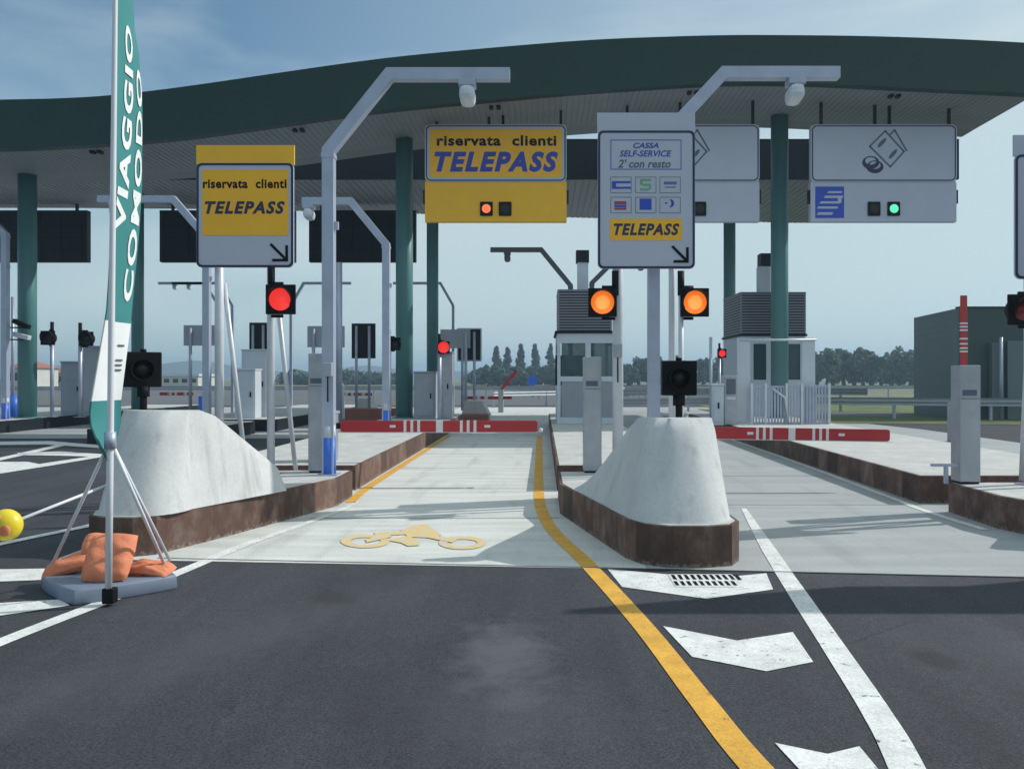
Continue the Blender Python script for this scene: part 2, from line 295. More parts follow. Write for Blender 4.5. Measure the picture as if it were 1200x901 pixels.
class MB:
    """collects solids in world coordinates; build() links them as ONE mesh object"""
    def __init__(s): s.v = []; s.f = []; s.sm = []
    def raw(s, vs, fs, smooth=False):
        o = len(s.v); s.v += [tuple(p) for p in vs]; s.f += [tuple(i+o for i in f) for f in fs]; s.sm += [smooth]*len(fs); return s
    def box(s, x0, x1, y0, y1, z0, z1, bev=0, rz=0, rx=0, ry=0):
        bm = bmesh.new(); bmesh.ops.create_cube(bm, size=1)
        c = Vector(((x0+x1)/2, (y0+y1)/2, (z0+z1)/2))
        for v in bm.verts: v.co = Vector((v.co.x*(x1-x0), v.co.y*(y1-y0), v.co.z*(z1-z0)))
        if bev: bmesh.ops.bevel(bm, geom=bm.edges[:], offset=bev, segments=2, affect='EDGES', profile=.5)
        if rz or rx or ry:
            m = Matrix.Rotation(rz, 3, 'Z') @ Matrix.Rotation(rx, 3, 'X') @ Matrix.Rotation(ry, 3, 'Y')
            for v in bm.verts: v.co = m @ v.co
        bm.verts.index_update()
        s.raw([v.co+c for v in bm.verts], [[v.index for v in f.verts] for f in bm.faces], False); bm.free(); return s
    def tube(s, pts, r, n=12, square=False, caps=True):
        pts = [Vector(p) for p in pts]; rs = r if isinstance(r, (list, tuple)) else [r]*len(pts)
        rings = []; up0 = None
        for i, p in enumerate(pts):
            if i == 0: t = (pts[1]-p).normalized()
            elif i == len(pts)-1: t = (p-pts[i-1]).normalized()
            else: t = ((p-pts[i-1]).normalized()+(pts[i+1]-p).normalized()).normalized()
            ref = Vector((0, 1, 0)) if abs(t.y) < .9 else Vector((1, 0, 0))
            a = t.cross(ref).normalized(); b = a.cross(t).normalized()
            k = 1.0
            if 0 < i < len(pts)-1:
                cs = (pts[i]-pts[i-1]).normalized().dot(t); k = 1/max(.5, cs)
            nn = 4 if square else n; ring = []
            for j in range(nn):
                if square: aa, bb = [(1, 1), (-1, 1), (-1, -1), (1, -1)][j]
                else: aa, bb = math.cos(2*math.pi*j/nn), math.sin(2*math.pi*j/nn)
                ring.append(p + a*aa*rs[i]*k + b*bb*rs[i])
            rings.append(ring)
        nn = len(rings[0]); vs = [q for rg in rings for q in rg]; fs = []
        for i in range(len(rings)-1):
            for j in range(nn):
                fs.append((i*nn+j, i*nn+(j+1) % nn, (i+1)*nn+(j+1) % nn, (i+1)*nn+j))
        if caps: fs.append(tuple(range(nn-1, -1, -1))); fs.append(tuple((len(rings)-1)*nn+j for j in range(nn)))
        return s.raw(vs, fs, not square)
    def prism(s, poly, z0, z1, ztop=None):
        """vertical prism over xy polygon (ccw)"""
        n = len(poly)
        vs = [(x, y, z0) for x, y in poly]+[(x, y, z1) for x, y in poly]
        fs = [tuple(range(n-1, -1, -1)), tuple(range(n, 2*n))]+[(i, (i+1) % n, n+(i+1) % n, n+i) for i in range(n)]
        return s.raw(vs, fs)
    def sheet(s, poly, z): return s.raw([(x, y, z) for x, y in poly], [tuple(range(len(poly)))])
    def plate(s, poly, y0, y1):
        """prism over xz polygon (ccw seen from -Y), between y0 (near) and y1"""
        n = len(poly)
        vs = [(x, y0, z) for x, z in poly]+[(x, y1, z) for x, z in poly]
        fs = [tuple(range(n)), tuple(range(2*n-1, n-1, -1))]+[((i+1) % n, i, n+i, n+(i+1) % n) for i in range(n)]
        return s.raw(vs, fs)
    def ring(s, outer, inner, y0, y1):
        n = len(outer)
        vs = [(x, y0, z) for x, z in outer]+[(x, y0, z) for x, z in inner]+[(x, y1, z) for x, z in outer]+[(x, y1, z) for x, z in inner]
        fs = []
        for i in range(n):
            j = (i+1) % n
            fs += [(i, j, n+j, n+i), (j, i, 2*n+i, 2*n+j), (n+i, n+j, 3*n+j, 3*n+i)]
        return s.raw(vs, fs)
    def disc_y(s, cx, cz, r, y0, y1, n=24): return s.plate([(cx+r*math.cos(2*math.pi*i/n), cz+r*math.sin(2*math.pi*i/n)) for i in range(n)], y0, y1)
    def sphere(s, c, r, seg=20, rings=12, sc=(1, 1, 1)):
        bm = bmesh.new(); bmesh.ops.create_uvsphere(bm, u_segments=seg, v_segments=rings, radius=r); bm.verts.index_update()
        s.raw([(c[0]+v.co.x*sc[0], c[1]+v.co.y*sc[1], c[2]+v.co.z*sc[2]) for v in bm.verts], [[v.index for v in f.verts] for f in bm.faces], True); bm.free(); return s
    def build(s, name, m, parent=None):
        me = bpy.data.meshes.new(name)
        off = root_loc(parent) if parent else Vector()
        me.from_pydata([tuple(Vector(p)-off) for p in s.v], [], s.f)
        me.polygons.foreach_set('use_smooth', s.sm); me.materials.append(MATS[m] if isinstance(m, str) else m)
        bm = bmesh.new(); bm.from_mesh(me)
        if len(bm.faces) < 20000: bmesh.ops.recalc_face_normals(bm, faces=bm.faces)
        bm.to_mesh(me); bm.free(); me.update()
        o = bpy.data.objects.new(name, me); COL.objects.link(o)
        if parent: o.parent = parent
        return o

def root_loc(o):
    while o.parent: o = o.parent
    return o.location if o.type == 'EMPTY' else Vector()
def tag(o, label=None, cat=None, group=None, kind=None):
    if label: o['label'] = label
    if cat: o['category'] = cat
    if group: o['group'] = group
    if kind: o['kind'] = kind
    return o
def thing(name, label, cat, loc, group=None):
    o = bpy.data.objects.new(name, None); o.empty_display_size = .2; COL.objects.link(o); o.location = loc
    return tag(o, label, cat, group)
def struct(name, mb, m): return tag(mb.build(name, m), kind='structure')

def rrect(x0, z0, x1, z1, r, n=5):
    pts = []
    for cx, cz, a0 in ((x1-r, z0+r, -90), (x1-r, z1-r, 0), (x0+r, z1-r, 90), (x0+r, z0+r, 180)):
        for i in range(n+1):
            a = R(a0+90*i/n); pts.append((cx+r*math.cos(a), cz+r*math.sin(a)))
    return pts

def text2d(txt, bold=.0, shear=0., spacing=1.0):
    c = bpy.data.curves.new('t', 'FONT'); c.body = txt; c.size = 1; c.offset = bold; c.shear = shear; c.space_character = spacing; c.resolution_u = 3
    o = bpy.data.objects.new('t', c); COL.objects.link(o)
    dg = bpy.context.evaluated_depsgraph_get(); e = o.evaluated_get(dg); me = e.to_mesh()
    vs = [(v.co.x, v.co.y) for v in me.vertices]; fs = [tuple(p.vertices) for p in me.polygons]
    e.to_mesh_clear(); bpy.data.objects.remove(o); bpy.data.curves.remove(c)
    return vs, fs
def text_on(mb, txt, x0, z0, x1, z1, y, bold=.0, shear=0., spacing=1.0):
    vs, fs = text2d(txt, bold, shear, spacing)
    ax, bx = min(v[0] for v in vs), max(v[0] for v in vs); az, bz = min(v[1] for v in vs), max(v[1] for v in vs)
    P = [(x0+(v[0]-ax)/(bx-ax)*(x1-x0), y, z0+(v[1]-az)/(bz-az)*(z1-z0)) for v in vs]
    mb.raw(P, fs); return mb
def pxr(u0, v0, u1, v1, Y): return wx(u0, Y), wz(v1, Y), wx(u1, Y), wz(v0, Y)   # x0 z0 x1 z1

def stroke(mb, pts, wdt, y0, y1):
    for (a, b) in zip(pts[:-1], pts[1:]):
        d = Vector((b[0]-a[0], b[1]-a[1])); d.normalize(); n_ = Vector((-d.y, d.x))*wdt/2; e = d*wdt*.4
        mb.plate([(a[0]-e.x-n_.x, a[1]-e.y-n_.y), (b[0]+e.x-n_.x, b[1]+e.y-n_.y), (b[0]+e.x+n_.x, b[1]+e.y+n_.y), (a[0]-e.x+n_.x, a[1]-e.y+n_.y)], y0, y1)

# ------------------------------------------------------------------ ground
struct('ground', MB().sheet([(-1500, -300), (1500, -300), (1500, 2500), (-1500, 2500)], -.02), 'field')
struct('road', MB().sheet([(-60, -20), (40, -20), (40, 28), (9.3, 34), (9.3, 50), (-60, 50)], 0.0), 'asphalt')
struct('road_far', MB().sheet([(-60, 50.02), (9.3, 50.02), (24, 90), (24, 130), (-70, 130)], 0.0), 'asphalt_far')
def eY(x): return 7.415-.0995*x      # where asphalt meets the concrete slab
struct('lane_paving_left', MB().sheet([(-4.4, eY(-3.4)), (.9, eY(.9)), (.9, 47), (-4.4, 47)], .004), 'lane_concrete')
struct('lane_paving_right', MB().sheet([(.9, eY(.9)), (12, eY(12)), (12, 27), (9, 47), (.9, 47)], .004), 'lane_concrete_grey')
struct('lane_paving_far_left', MB().sheet([(-60, 23), (-4.4, 23), (-4.4, 47), (-60, 47)], .004), 'lane_concrete_grey')
# slab joints
j = MB()
for y in (9.95, 12.6, 15.4, 18.2, 21.0, 23.8): j.sheet([(-2.7, y), (.2, y), (.2, y+.018), (-2.7, y+.018)], .008)
for y in (11.0, 14.2, 17.4, 20.6, 23.8): j.sheet([(1.75, y), (4.9, y), (4.9, y+.018), (1.75, y+.018)], .008)
j.sheet([(-3.5, eY(-3.5)), (12, eY(12)), (12, eY(12)+.02), (-3.5, eY(-3.5)+.02)], .008)
struct('paving_joints', j, 'joint')

def line_strip(pts, wdt, z=.0088, samples=8):
    """painted stripe following a smooth curve through pts (x,y); wdt may be a list"""
    n = len(pts); P = []
    ws = wdt if isinstance(wdt, list) else [wdt]*n
    for i in range(n-1):
        p0, p1, p2, p3 = pts[max(i-1, 0)], pts[i], pts[i+1], pts[min(i+2, n-1)]
        for k in range(samples):
            t = k/samples; q = []
            for c in (0, 1):
                q.append(.5*((2*p1[c])+(-p0[c]+p2[c])*t+(2*p0[c]-5*p1[c]+4*p2[c]-p3[c])*t*t+(-p0[c]+3*p1[c]-3*p2[c]+p3[c])*t**3))
            P.append((q[0], q[1], ws[i]*(1-t)+ws[i+1]*t))
    P.append((*pts[-1], ws[-1])); vs = []; fs = []
    for i, (x, y, ww) in enumerate(P):
        a = P[max(i-1, 0)]; b = P[min(i+1, len(P)-1)]; d = Vector((b[0]-a[0], b[1]-a[1])).normalized()
        zz = .0045 if y < eY(x)-.02 else z
        vs += [(x-(-d.y)*ww/2, y-d.x*ww/2, zz), (x+(-d.y)*ww/2, y+d.x*ww/2, zz)]
        if i: fs.append((2*i-2, 2*i, 2*i+1, 2*i-1))
    return MB().raw(vs, fs)
struct('yellow_line', line_strip([(1.13, 2.4), (.905, 3.6), (.81, 4.39), (.665, 5.71), (.40, 7.53), (.14, 9.0), (0, 10.5), (-.045, 12.5), (-.06, 18), (-.07, 24)], .145), 'yellow_paint')
struct('yellow_line_by_kerb', line_strip([(-2.52, 11.2), (-2.60, 13), (-2.61, 18), (-2.61, 24)], .13), 'yellow_paint')
struct('white_line', line_strip([(1.22, 2.2), (1.54, 3.6), (1.65, 4.22), (1.78, 5.19), (1.93, 6.35), (2.17, 8.17), (2.53, 10.7)], [.16, .155, .15, .15, .15, .14, .06]), 'white_paint')
struct('white_line_left', line_strip([(-3.55, 3.8), (-3.37, 5.31), (-3.23, 6.16), (-3.09, 7.02), (-2.92, 8.33), (-2.69, 9.43), (-2.48, 10.6), (-2.45, 11.3)], [.13, .13, .13, .13, .12, .1, .09, .05]), 'white_paint')
struct('white_line_outer', line_strip([(-5.9, 6.0), (-5.35, 8.38), (-4.98, 9.6), (-4.55, 11.6), (-4.45, 14)], .13), 'white_paint')
struct('white_line_lane_right', line_strip([(4.78, 9.2), (4.72, 10.5), (4.78, 12), (4.93, 17), (5.0, 23)], .1), 'white_paint')
def gpoly(ps): return [gnd(u, v) for u, v in ps]
for i, ps in enumerate([[(729, 688), (828, 702), (906, 691), (898, 672), (835, 678), (712, 667)],
           [(811, 770), (898, 787), (953, 776), (929, 741), (864, 751), (777, 734)],
           [(955, 922), (1010, 936), (1046, 922), (1007, 875), (970, 884), (908, 871)]]):
    P = gpoly(ps); mb = MB(); mb.raw([(x, y, .0048) for x, y in P], [(0, 1, 4, 5), (1, 2, 3, 4)])
    struct('chevron_marking', mb, 'white_paint')
mk = MB()
for ps in ([(-30, 668), (92, 666), (97, 678), (-30, 683)], [(-30, 709), (70, 703), (82, 710), (0, 722), (-30, 724)],
           [(-40, 518), (60, 517), (130, 523), (128, 526), (55, 521), (-40, 522)],
           [(-40, 546), (0, 536.5), (75, 519.5), (78, 522), (0, 540), (-40, 550)],
           [(-60, 543), (0, 541.5), (33, 541.5), (50, 545), (0, 553), (-60, 562)],
           [(20, 531), (70, 529.5), (122, 532.5), (120, 536), (80, 534.5), (22, 533.5)],
           [(0, 552), (60, 542), (125, 532.5), (125, 535), (60, 546), (0, 555.5)]):
    z = .0055+.0009*len(mk.f); mk.sheet(gpoly(ps), z)
struct('lane_markings_left', mk, 'white_paint')

# painted motorcycle on the left lane
bk = MB()
def gring(uc, vc, ru, rv, tu, tv):
    n = 28; o = []; q = []
    for i in range(n):
        a = 2*math.pi*i/n
        x, y = gnd(uc+ru*math.cos(a), vc+rv*math.sin(a)); o.append((x, y, .0105))
        x, y = gnd(uc+(ru-tu)*math.cos(a), vc+(rv-tv)*math.sin(a)); q.append((x, y, .0105))
    bk.raw(o+q, [(i, (i+1) % n, n+(i+1) % n, n+i) for i in range(n)])
gring(428, 635, 29, 7.9, 11, 3.6); gring(542, 637, 28, 7.7, 10.5, 3.5)
for k, ps in enumerate(([(438, 625), (475, 623), (478, 627), (440, 629)], [(470, 622), (487, 616), (500, 615), (512, 624), (518, 628), (500, 631), (478, 630)],
           [(452, 634), (478, 629), (490, 633), (492, 640), (478, 641), (470, 637)], [(505, 627), (535, 634), (530, 637), (500, 631)], [(428, 633), (455, 627), (460, 630), (430, 637)])):
    bk.sheet(gpoly(ps), .0112+.0006*k)
struct('motorcycle_marking', bk, 'worn_yellow')

# drain grate on the first chevron
x0, y1 = gnd(784, 674); x1, y0 = gnd(868, 688)
dg_ = thing('drain_grate', 'dark slotted drain grate set into the white chevron before the right lane divider', 'drain grate', ((x0+x1)/2, (y0+y1)/2, .011))
fr = MB().box(x0-.01, x1+.02, y0-.01, y1+.01, .006, .0085); fr.build('frame', 'white_paint', dg_)
sl = MB()
for r_, (va, vb) in enumerate(((674.5, 680), (682, 687))):
    for k in range(11):
        u = 786+k*7.4+(3 if r_ else 0)
        if r_ and k == 10: continue
        xa, ya = gnd(u, va); xb, yb = gnd(u+4.2, vb); sl.box(xa, xa+.028, yb, ya, .0088, .0100)
sl.build('slots', 'ink_black', dg_)

# ------------------------------------------------------------------ islands
def offset_poly(P, d):
    n = len(P); o = []
    for i in range(n):
        a, b, c = Vector(P[i-1]), Vector(P[i]), Vector(P[(i+1) % n])
        d1 = (b-a).normalized(); d2 = (c-b).normalized(); n1 = Vector((-d1.y, d1.x)); n2 = Vector((-d2.y, d2.x)); m_ = (n1+n2)
        m_ = m_.normalized()/max(.4, m_.normalized().dot(n1)); o.append(tuple(b+m_*d))
    return o
def island(P, label, hgt=.36, kerb='rust'):
    cx = sum(p[0] for p in P)/len(P); cy = sum(p[1] for p in P)/len(P)
    t = thing('traffic_island', label, 'traffic island', (cx, cy, 0), 'raised islands between the toll lanes')
    I = offset_poly(P, .035); n = len(P)
    # kerb band with a thin top lip, paving set 6 mm proud inside it
    mb = MB(); vs = [(x, y, 0) for x, y in P]+[(x, y, hgt) for x, y in P]+[(x, y, hgt) for x, y in I]+[(x, y, hgt-.05) for x, y in I]
    fs = []
    for i in range(n):
        j_ = (i+1) % n; fs += [(i, j_, n+j_, n+i), (n+i, n+j_, 2*n+j_, 2*n+i), (2*n+i, 2*n+j_, 3*n+j_, 3*n+i)]
    mb.raw(vs, fs); mb.build('kerb', kerb, t)
    MB().prism(I, .02, hgt+.006).build('paving', 'pave', t)
    return t
island([(-4.28, 11.8), (-4.33, 8.2), (-4.22, 7.95), (-4.0, 7.84), (-3.75, 7.82), (-3.58, 7.93), (-3.3, 8.7), (-2.62, 10.9), (-2.62, 11.8)], 'near island by the banner with sunlit rusty kerb and concrete nose')
island([(.22, 11.65), (.22, 10.3), (.76, 7.78), (.88, 7.52), (1.1, 7.38), (1.45, 7.38), (1.66, 7.45), (1.77, 7.66), (1.78, 11.65)], 'central near island with dark rusty kerb behind the drain grate')
island([(4.98, 10.45), (4.96, 9.3), (5.25, 8.2), (5.7, 7.6), (6.3, 7.4), (7.2, 7.45), (7.8, 8.0), (7.9, 10.45)], 'near island at the right edge with the tall steel pillar')
island([(-4.95, 30), (-4.95, 12.45), (-2.72, 12.45), (-2.72, 30)], 'long island behind the left barrier arm with brown kerb')
island([(.24, 30), (.22, 12.45), (2.2, 12.45), (2.2, 30)], 'long island that carries the narrow grey booth')
island([(5.15, 30), (4.93, 11.15), (8.0, 11.15), (8.2, 30)], 'wide island that carries the booth with the slatted fence')
island([(-11.3, 25), (-11.3, 21.2), (-8.4, 21.2), (-8.4, 25)], 'short island block behind the banner foot', kerb='dark_steel_and_kerb_shade')  # far kerbs from here on are coloured dark to stand for shade
island([(-11.3, 40), (-11.3, 26), (-8.1, 26), (-8.1, 40)], 'far island behind the left concrete nose with grey cabinets', kerb='dark_steel_and_kerb_shade')
island([(-18.6, 40), (-18.6, 16), (-15.9, 16), (-15.9, 40)], 'far left island with kerb darkened for shade and two black signals', kerb='dark_steel_and_kerb_shade')

def nose(label, yr, xl_r, xr_r, yf, xl_f, xr_f, ztop, zr, yflat, front, il=.1, ir=.1):
    """concrete crash nose: flat top at the front, falling to the rear"""
    t_l = []; nst = 7
    for i in range(nst):
        t = i/(nst-1); t_l.append((yr+(yf-yr)*t, xl_r+(xl_f-xl_r)*t, xr_r+(xr_f-xr_r)*t))
    cx = (xl_f+xr_f)/2; h_ = (xr_f-xl_f)/2
    for i in range(1, 17):
        a = R(90*i/16.2); t_l.append((yf-front*math.sin(a), cx-h_*math.cos(a)**.66, cx+h_*math.cos(a)**.66))
    z0 = .362; loops = []
    for lv in range(9):
        s_ = lv/8; loop = []
        # slight flare at the foot, rounded shoulder at the top
        e = s_ if s_ < .9 else .9+(s_-.9)*2.2
        for side in (0, 1):
            seq = t_l if side == 0 else t_l[::-1]
            for (y, a, b) in seq:
                c = (a+b)/2; hw = (b-a)/2
                k = min(1, max(0, (yf+.35-y)/(front+.35))); k = k*k*(3-2*k)
                yt = y+k*front*1.0
                zt = ztop if yt < yflat else ztop+(zr-ztop)*(yt-yflat)/(yr-yflat)
                q = (il if side == 0 else ir)*e*min(1, hw/.3)
                x = c-hw+q if side == 0 else c+hw-q
                loop.append((x, y+(yt-y)*e, z0+(zt-z0)*s_ - (.0 if s_ < 1 else 0)))
        loops.append(loop)
    N = len(loops[0]); vs = [p for lp in loops for p in lp]; fs = []; n_ = N//2
    for k in range(len(loops)-1):
        for i in range(N):
            j_ = (i+1) % N; fs.append((k*N+i, k*N+j_, (k+1)*N+j_, (k+1)*N+i))
    top = (len(loops)-1)*N
    for i in range(n_-1):
        fs.append((top+i, top+i+1, top+N-2-i, top+N-1-i))
    mb = MB().raw(vs, fs, True)
    o = mb.build('concrete_nose', 'nose_concrete'); tag(o, label, 'concrete barrier', 'concrete crash noses at the island ends')
    m_ = o.modifiers.new('edge', 'EDGE_SPLIT'); m_.split_angle = R(42)
    return o
nose('sunlit concrete crash nose behind the flag banner', 9.7, -4.24, -2.90, 8.35, -4.26, -3.42, 1.32, .64, 8.70, .46, .06, .11)
nose('concrete crash nose on the central island, topped by a black signal box', 9.85, .36, 1.68, 7.98, .79, 1.74, 1.26, .46, 8.36, .52, .20, .10)
nose('concrete crash nose cut by the right edge of the picture', 9.3, 5.55, 7.2, 8.4, 5.9, 7.0, 1.28, .6, 8.7, .6)

# ------------------------------------------------------------------ canopies
def lerp_tab(tab, x):
    if x <= tab[0][0]: return tab[0][1]
    for (a, b), (c, d) in zip(tab[:-1], tab[1:]):
        if x <= c: return b+(d-b)*(x-a)/(c-a)
    return tab[-1][1]
def smooth_tab(tab, x, r):
    return sum(lerp_tab(tab, x+r*k/3) for k in range(-3, 4))/7
YF, YR = 24.1, 28.2
TOPV = [(-300, 122), (0, 117), (100, 115), (170, 108), (250, 97), (350, 82), (450, 68), (500, 63), (600, 54), (700, 46), (850, 41), (1000, 42), (1100, 45), (1200, 50), (1300, 57)]
BOTV = [(-300, 183), (0, 177), (100, 173), (200, 166), (333, 148), (407, 137), (450, 131), (600, 117), (675, 110), (850, 99), (950, 100), (1025, 104), (1200, 112), (1300, 118)]
def fz(tab, X): return wz(smooth_tab(tab, UX+X*F/YF, 45), YF)
XL, XR = -20.5, 13.9
can = thing('toll_canopy', 'front toll canopy with dark green wavy fascia and ribbed grey soffit', 'canopy', (0, 26, 0))
xs = []; x = XL
while x < XR: xs.append(x); x += .5
xs.append(XR)
mb = MB(); vs = []; fs = []
for i, x in enumerate(xs):
    zb, zt = fz(BOTV, x), fz(TOPV, x)
    vs += [(x, YF-.16, zb), (x, YF-.02, (zb+zt)/2), (x, YF, zt), (x, YF+.14, zt), (x, YF+.14, zb-.0)]
    if i:
        for k in range(5): fs.append((5*(i-1)+k, 5*i+k, 5*i+(k+1) % 5, 5*(i-1)+(k+1) % 5))
fs += [(0, 1, 2, 3, 4), tuple(5*(len(xs)-1)+k for k in range(5))]
mb.raw(vs, fs, True); fo = mb.build('fascia', 'green_fascia', can); m_ = fo.modifiers.new('e', 'EDGE_SPLIT'); m_.split_angle = R(35)
# soffit with ribs along Y
mb = MB(); vs = []; fs = []; x = XL; i = 0
while x < XR-.001:
    for dx, dz in ((0, 0), (.13, 0), (.135, .016), (.165, .016)):
        xx = min(XR, x+dx); z = fz(BOTV, xx)+.02+dz
        vs += [(xx, YF+.142, z), (xx, YR, z)]; n_ = len(vs)
        if n_ > 2: fs.append((n_-4, n_-3, n_-1, n_-2))
    x += .17
mb.raw(vs, fs); mb.build('soffit', 'soffit', can)
mb = MB(); vs = []; fs = []
for i, x in enumerate(xs):
    zb, zt = fz(BOTV, x)+.06, fz(TOPV, x)-.15
    vs += [(x, YF+.145, zb), (x, YF+.145, zt), (x, YR+.05, zb+.55), (x, YR+.05, zb-.05)]
    if i:
        for k in range(4): fs.append((4*(i-1)+k, 4*i+k, 4*i+(k+1) % 4, 4*(i-1)+(k+1) % 4))
fs += [(0, 1, 2, 3), tuple(4*(len(xs)-1)+k for k in range(4))]
mb.raw(vs, fs); mb.build('roof', 'roof', can)
mb = MB()
for x in (-19, -13, -7.3, -1.5, 4.4, 10.2): mb.box(x-.09, x+.09, YF+.6, YR-.1, fz(BOTV, x)-.12, fz(BOTV, x)+.015)
for u, dv in ((113, 0), (350, 0), (580, 0), (812, 0), (1048, 0)):
    x = wx(u, 24.6); z = fz(BOTV, x)
    l_ = MB().box(x-.16, x-.05, 24.5, 24.7, z-.06, z+.015).box(x+.05, x+.16, 24.5, 24.7, z-.06, z+.015); l_.build('soffit_lamp', 'plastic_black', can)
def column(parent, x, y, ztop, r):
    c = MB(); c.tube([(x, y, .0), (x, y, ztop)], r, 28); o = c.build('column', 'teal_steel', parent)
    MB().tube([(x, y, .36), (x, y, .395)], r+.12, 28).build('base_flange', 'teal_steel', o)
for x in (-16.28, -4.35, 7.52): column(can, x, 27.0, fz(BOTV, x)+.05, .27)

YB = 31.5; ZB = wz(210, YB)
can2 = thing('toll_canopy', 'rear canopy seen between the overhead signs, dark edge and grey underside', 'canopy', (0, 35, 0))
def yrear(x): return 37.0+(40.6-37.0)*min(1, max(0, (x+16)/28))
XL2, XR2 = -26, 15.4
zt2 = wz(163, YB)
MB().box(XL2, XR2, YB, YB+.15, ZB, zt2).build('fascia', 'shaded_fascia', can2)
mb = MB(); vs = []; fs = []; x = XL2
while x < XR2-.001:
    for dx, dz in ((0, 0), (.20, 0), (.21, .03), (.25, .03)):
        xx = min(XR2, x+dx); vs += [(xx, YB+.152, ZB+.02+dz), (xx, yrear(xx), ZB+.02+dz)]; n_ = len(vs)
        if n_ > 2: fs.append((n_-4, n_-3, n_-1, n_-2))
    x += .26
mb.raw(vs, fs); mb.build('soffit', 'soffit', can2)
mb = MB(); P = [(XL2, YB+.155), (XR2, YB+.155), (XR2, yrear(XR2)), (-12, yrear(-12)), (XL2, yrear(XL2))]
mb.prism(P, ZB+.06, zt2-.1); mb.build('roof', 'green_fascia', can2)
for x in (-16.2, -4.38, 7.52): column(can2, x, 34.2, ZB+.05, .235)

# ------------------------------------------------------------------ overhead signs
def overhead(u0, u1, label, face, lowface, lamps, extra):
    Y = 25.4; x0, z0, x1, z1 = pxr(u0, 147, u1, 260, Y)
    zt = z1
    t = thing('overhead_sign', label, 'overhead sign', ((x0+x1)/2, Y, z0), 'lane signs hung from the front canopy')
    zm = wz(213.5, Y)
    MB().box(x0, x1, Y+.004, Y+.22, z0, zm-.01).box(x0+.02, x1-.02, Y+.02, Y+.22, zm-.01, z1).build('housing', lowface, t)
    pl = MB().plate(rrect(x0, zm, x1, z1+.02, .16), Y-.02, Y+.018).build('plate', 'sign_white', t)
    o_ = rrect(x0+.03, zm+.03, x1-.03, z1-.01, .15); i_ = rrect(x0+.065, zm+.065, x1-.065, z1-.045, .12)
    MB().ring(o_, i_, Y-.026, Y-.0205).build('border', 'ink_navy', pl)
    if face: MB().plate(rrect(x0+.14, zm+.14, x1-.14, z1-.12, .06), Y-.026, Y-.0205).build('yellow_field', face, pl)
    for k, (u, m_) in enumerate(lamps):
        cx, cz = wx(u, Y), wz(245, Y)
        lo = MB().box(cx-.19, cx+.19, Y-.05, Y+.003, cz-.21, cz+.21, .03).build('lamp', 'plastic_black', t)
        MB().disc_y(cx, cz, .13, Y-.056, Y-.0505).build('lens', m_, lo)
    # hanger rods up into the soffit
    for u in (u0+(u1-u0)*.08, u0+(u1-u0)*.45, u0+(u1-u0)*.55, u0+(u1-u0)*.96):
        x = wx(u, Y); MB().box(x-.04, x+.04, Y+.08, Y+.16, z1-.02, fz(BOTV, x)+.0).build('hanger', 'dark_steel_and_kerb_shade', t)
    # catwalk conduit brackets on the sides
    MB().box(x0-.06, x0-.002, Y+.03, Y+.15, z0+.55, z0+.95).build('bracket', 'dark_steel_and_kerb_shade', t); MB().box(x1+.002, x1+.06, Y+.03, Y+.15, z0+.55, z0+.95).build('bracket', 'dark_steel_and_kerb_shade', t)
    extra(t, pl, x0, z0, x1, z1, zm, Y)
def ex_telepass(t, pl, x0, z0, x1, z1, zm, Y):
    mb = MB(); a = pxr(512, 159, 652, 171.5, Y); text_on(mb, 'riservata  clienti', *a, Y-.0275, .035, 0, 1.1); mb.build('lettering', 'ink_black', pl)
    mb = MB(); a = pxr(509, 178, 654, 202, Y); text_on(mb, 'TELEPASS', *a, Y-.0275, .05, .25, 1.22); mb.build('lettering', 'ink_blue', pl)
def money(t, pl, cxu, Y):
    def q(u, v): return wx(cxu+u, Y), wz(v, Y)
    mb = MB(); w_ = .045
    stroke(mb, [q(-1, 154), q(21, 178), q(5, 196), q(-19, 172), q(-1, 154)], w_, Y-.03, Y-.021)
    stroke(mb, [q(5, 158), q(10, 153), q(24, 177)], w_, Y-.0297, Y-.0212)
    for (u, v) in ((-5, 168), (8, 181)):
        c = q(u, v); n = 18; mb.plate([(c[0]+.13*math.cos(a_)*.8+.07*math.sin(a_), c[1]+.13*math.sin(a_)+.05*math.cos(a_)) for a_ in [2*math.pi*k/n for k in range(n)]], Y-.031, Y-.021)
    mb.build('banknote_symbol', 'ink_grey', pl)
    mb = MB()
    for k, (u, v) in enumerate(((-13, 196), (-18, 191))):
        c = q(u, v); n = 24
        o_ = [(c[0]+.25*math.cos(2*math.pi*i/n), c[1]+.19*math.sin(2*math.pi*i/n)) for i in range(n)]
        i_ = [(c[0]+.17*math.cos(2*math.pi*i/n), c[1]+.05+.115*math.sin(2*math.pi*i/n)) for i in range(n)]
        mb.ring(o_, i_, Y-.032-.004*k, Y-.021)
    mb.build('coin_symbol', 'ink_navy', pl)
def ex_money(t, pl, x0, z0, x1, z1, zm, Y): money(t, pl, 807, Y)
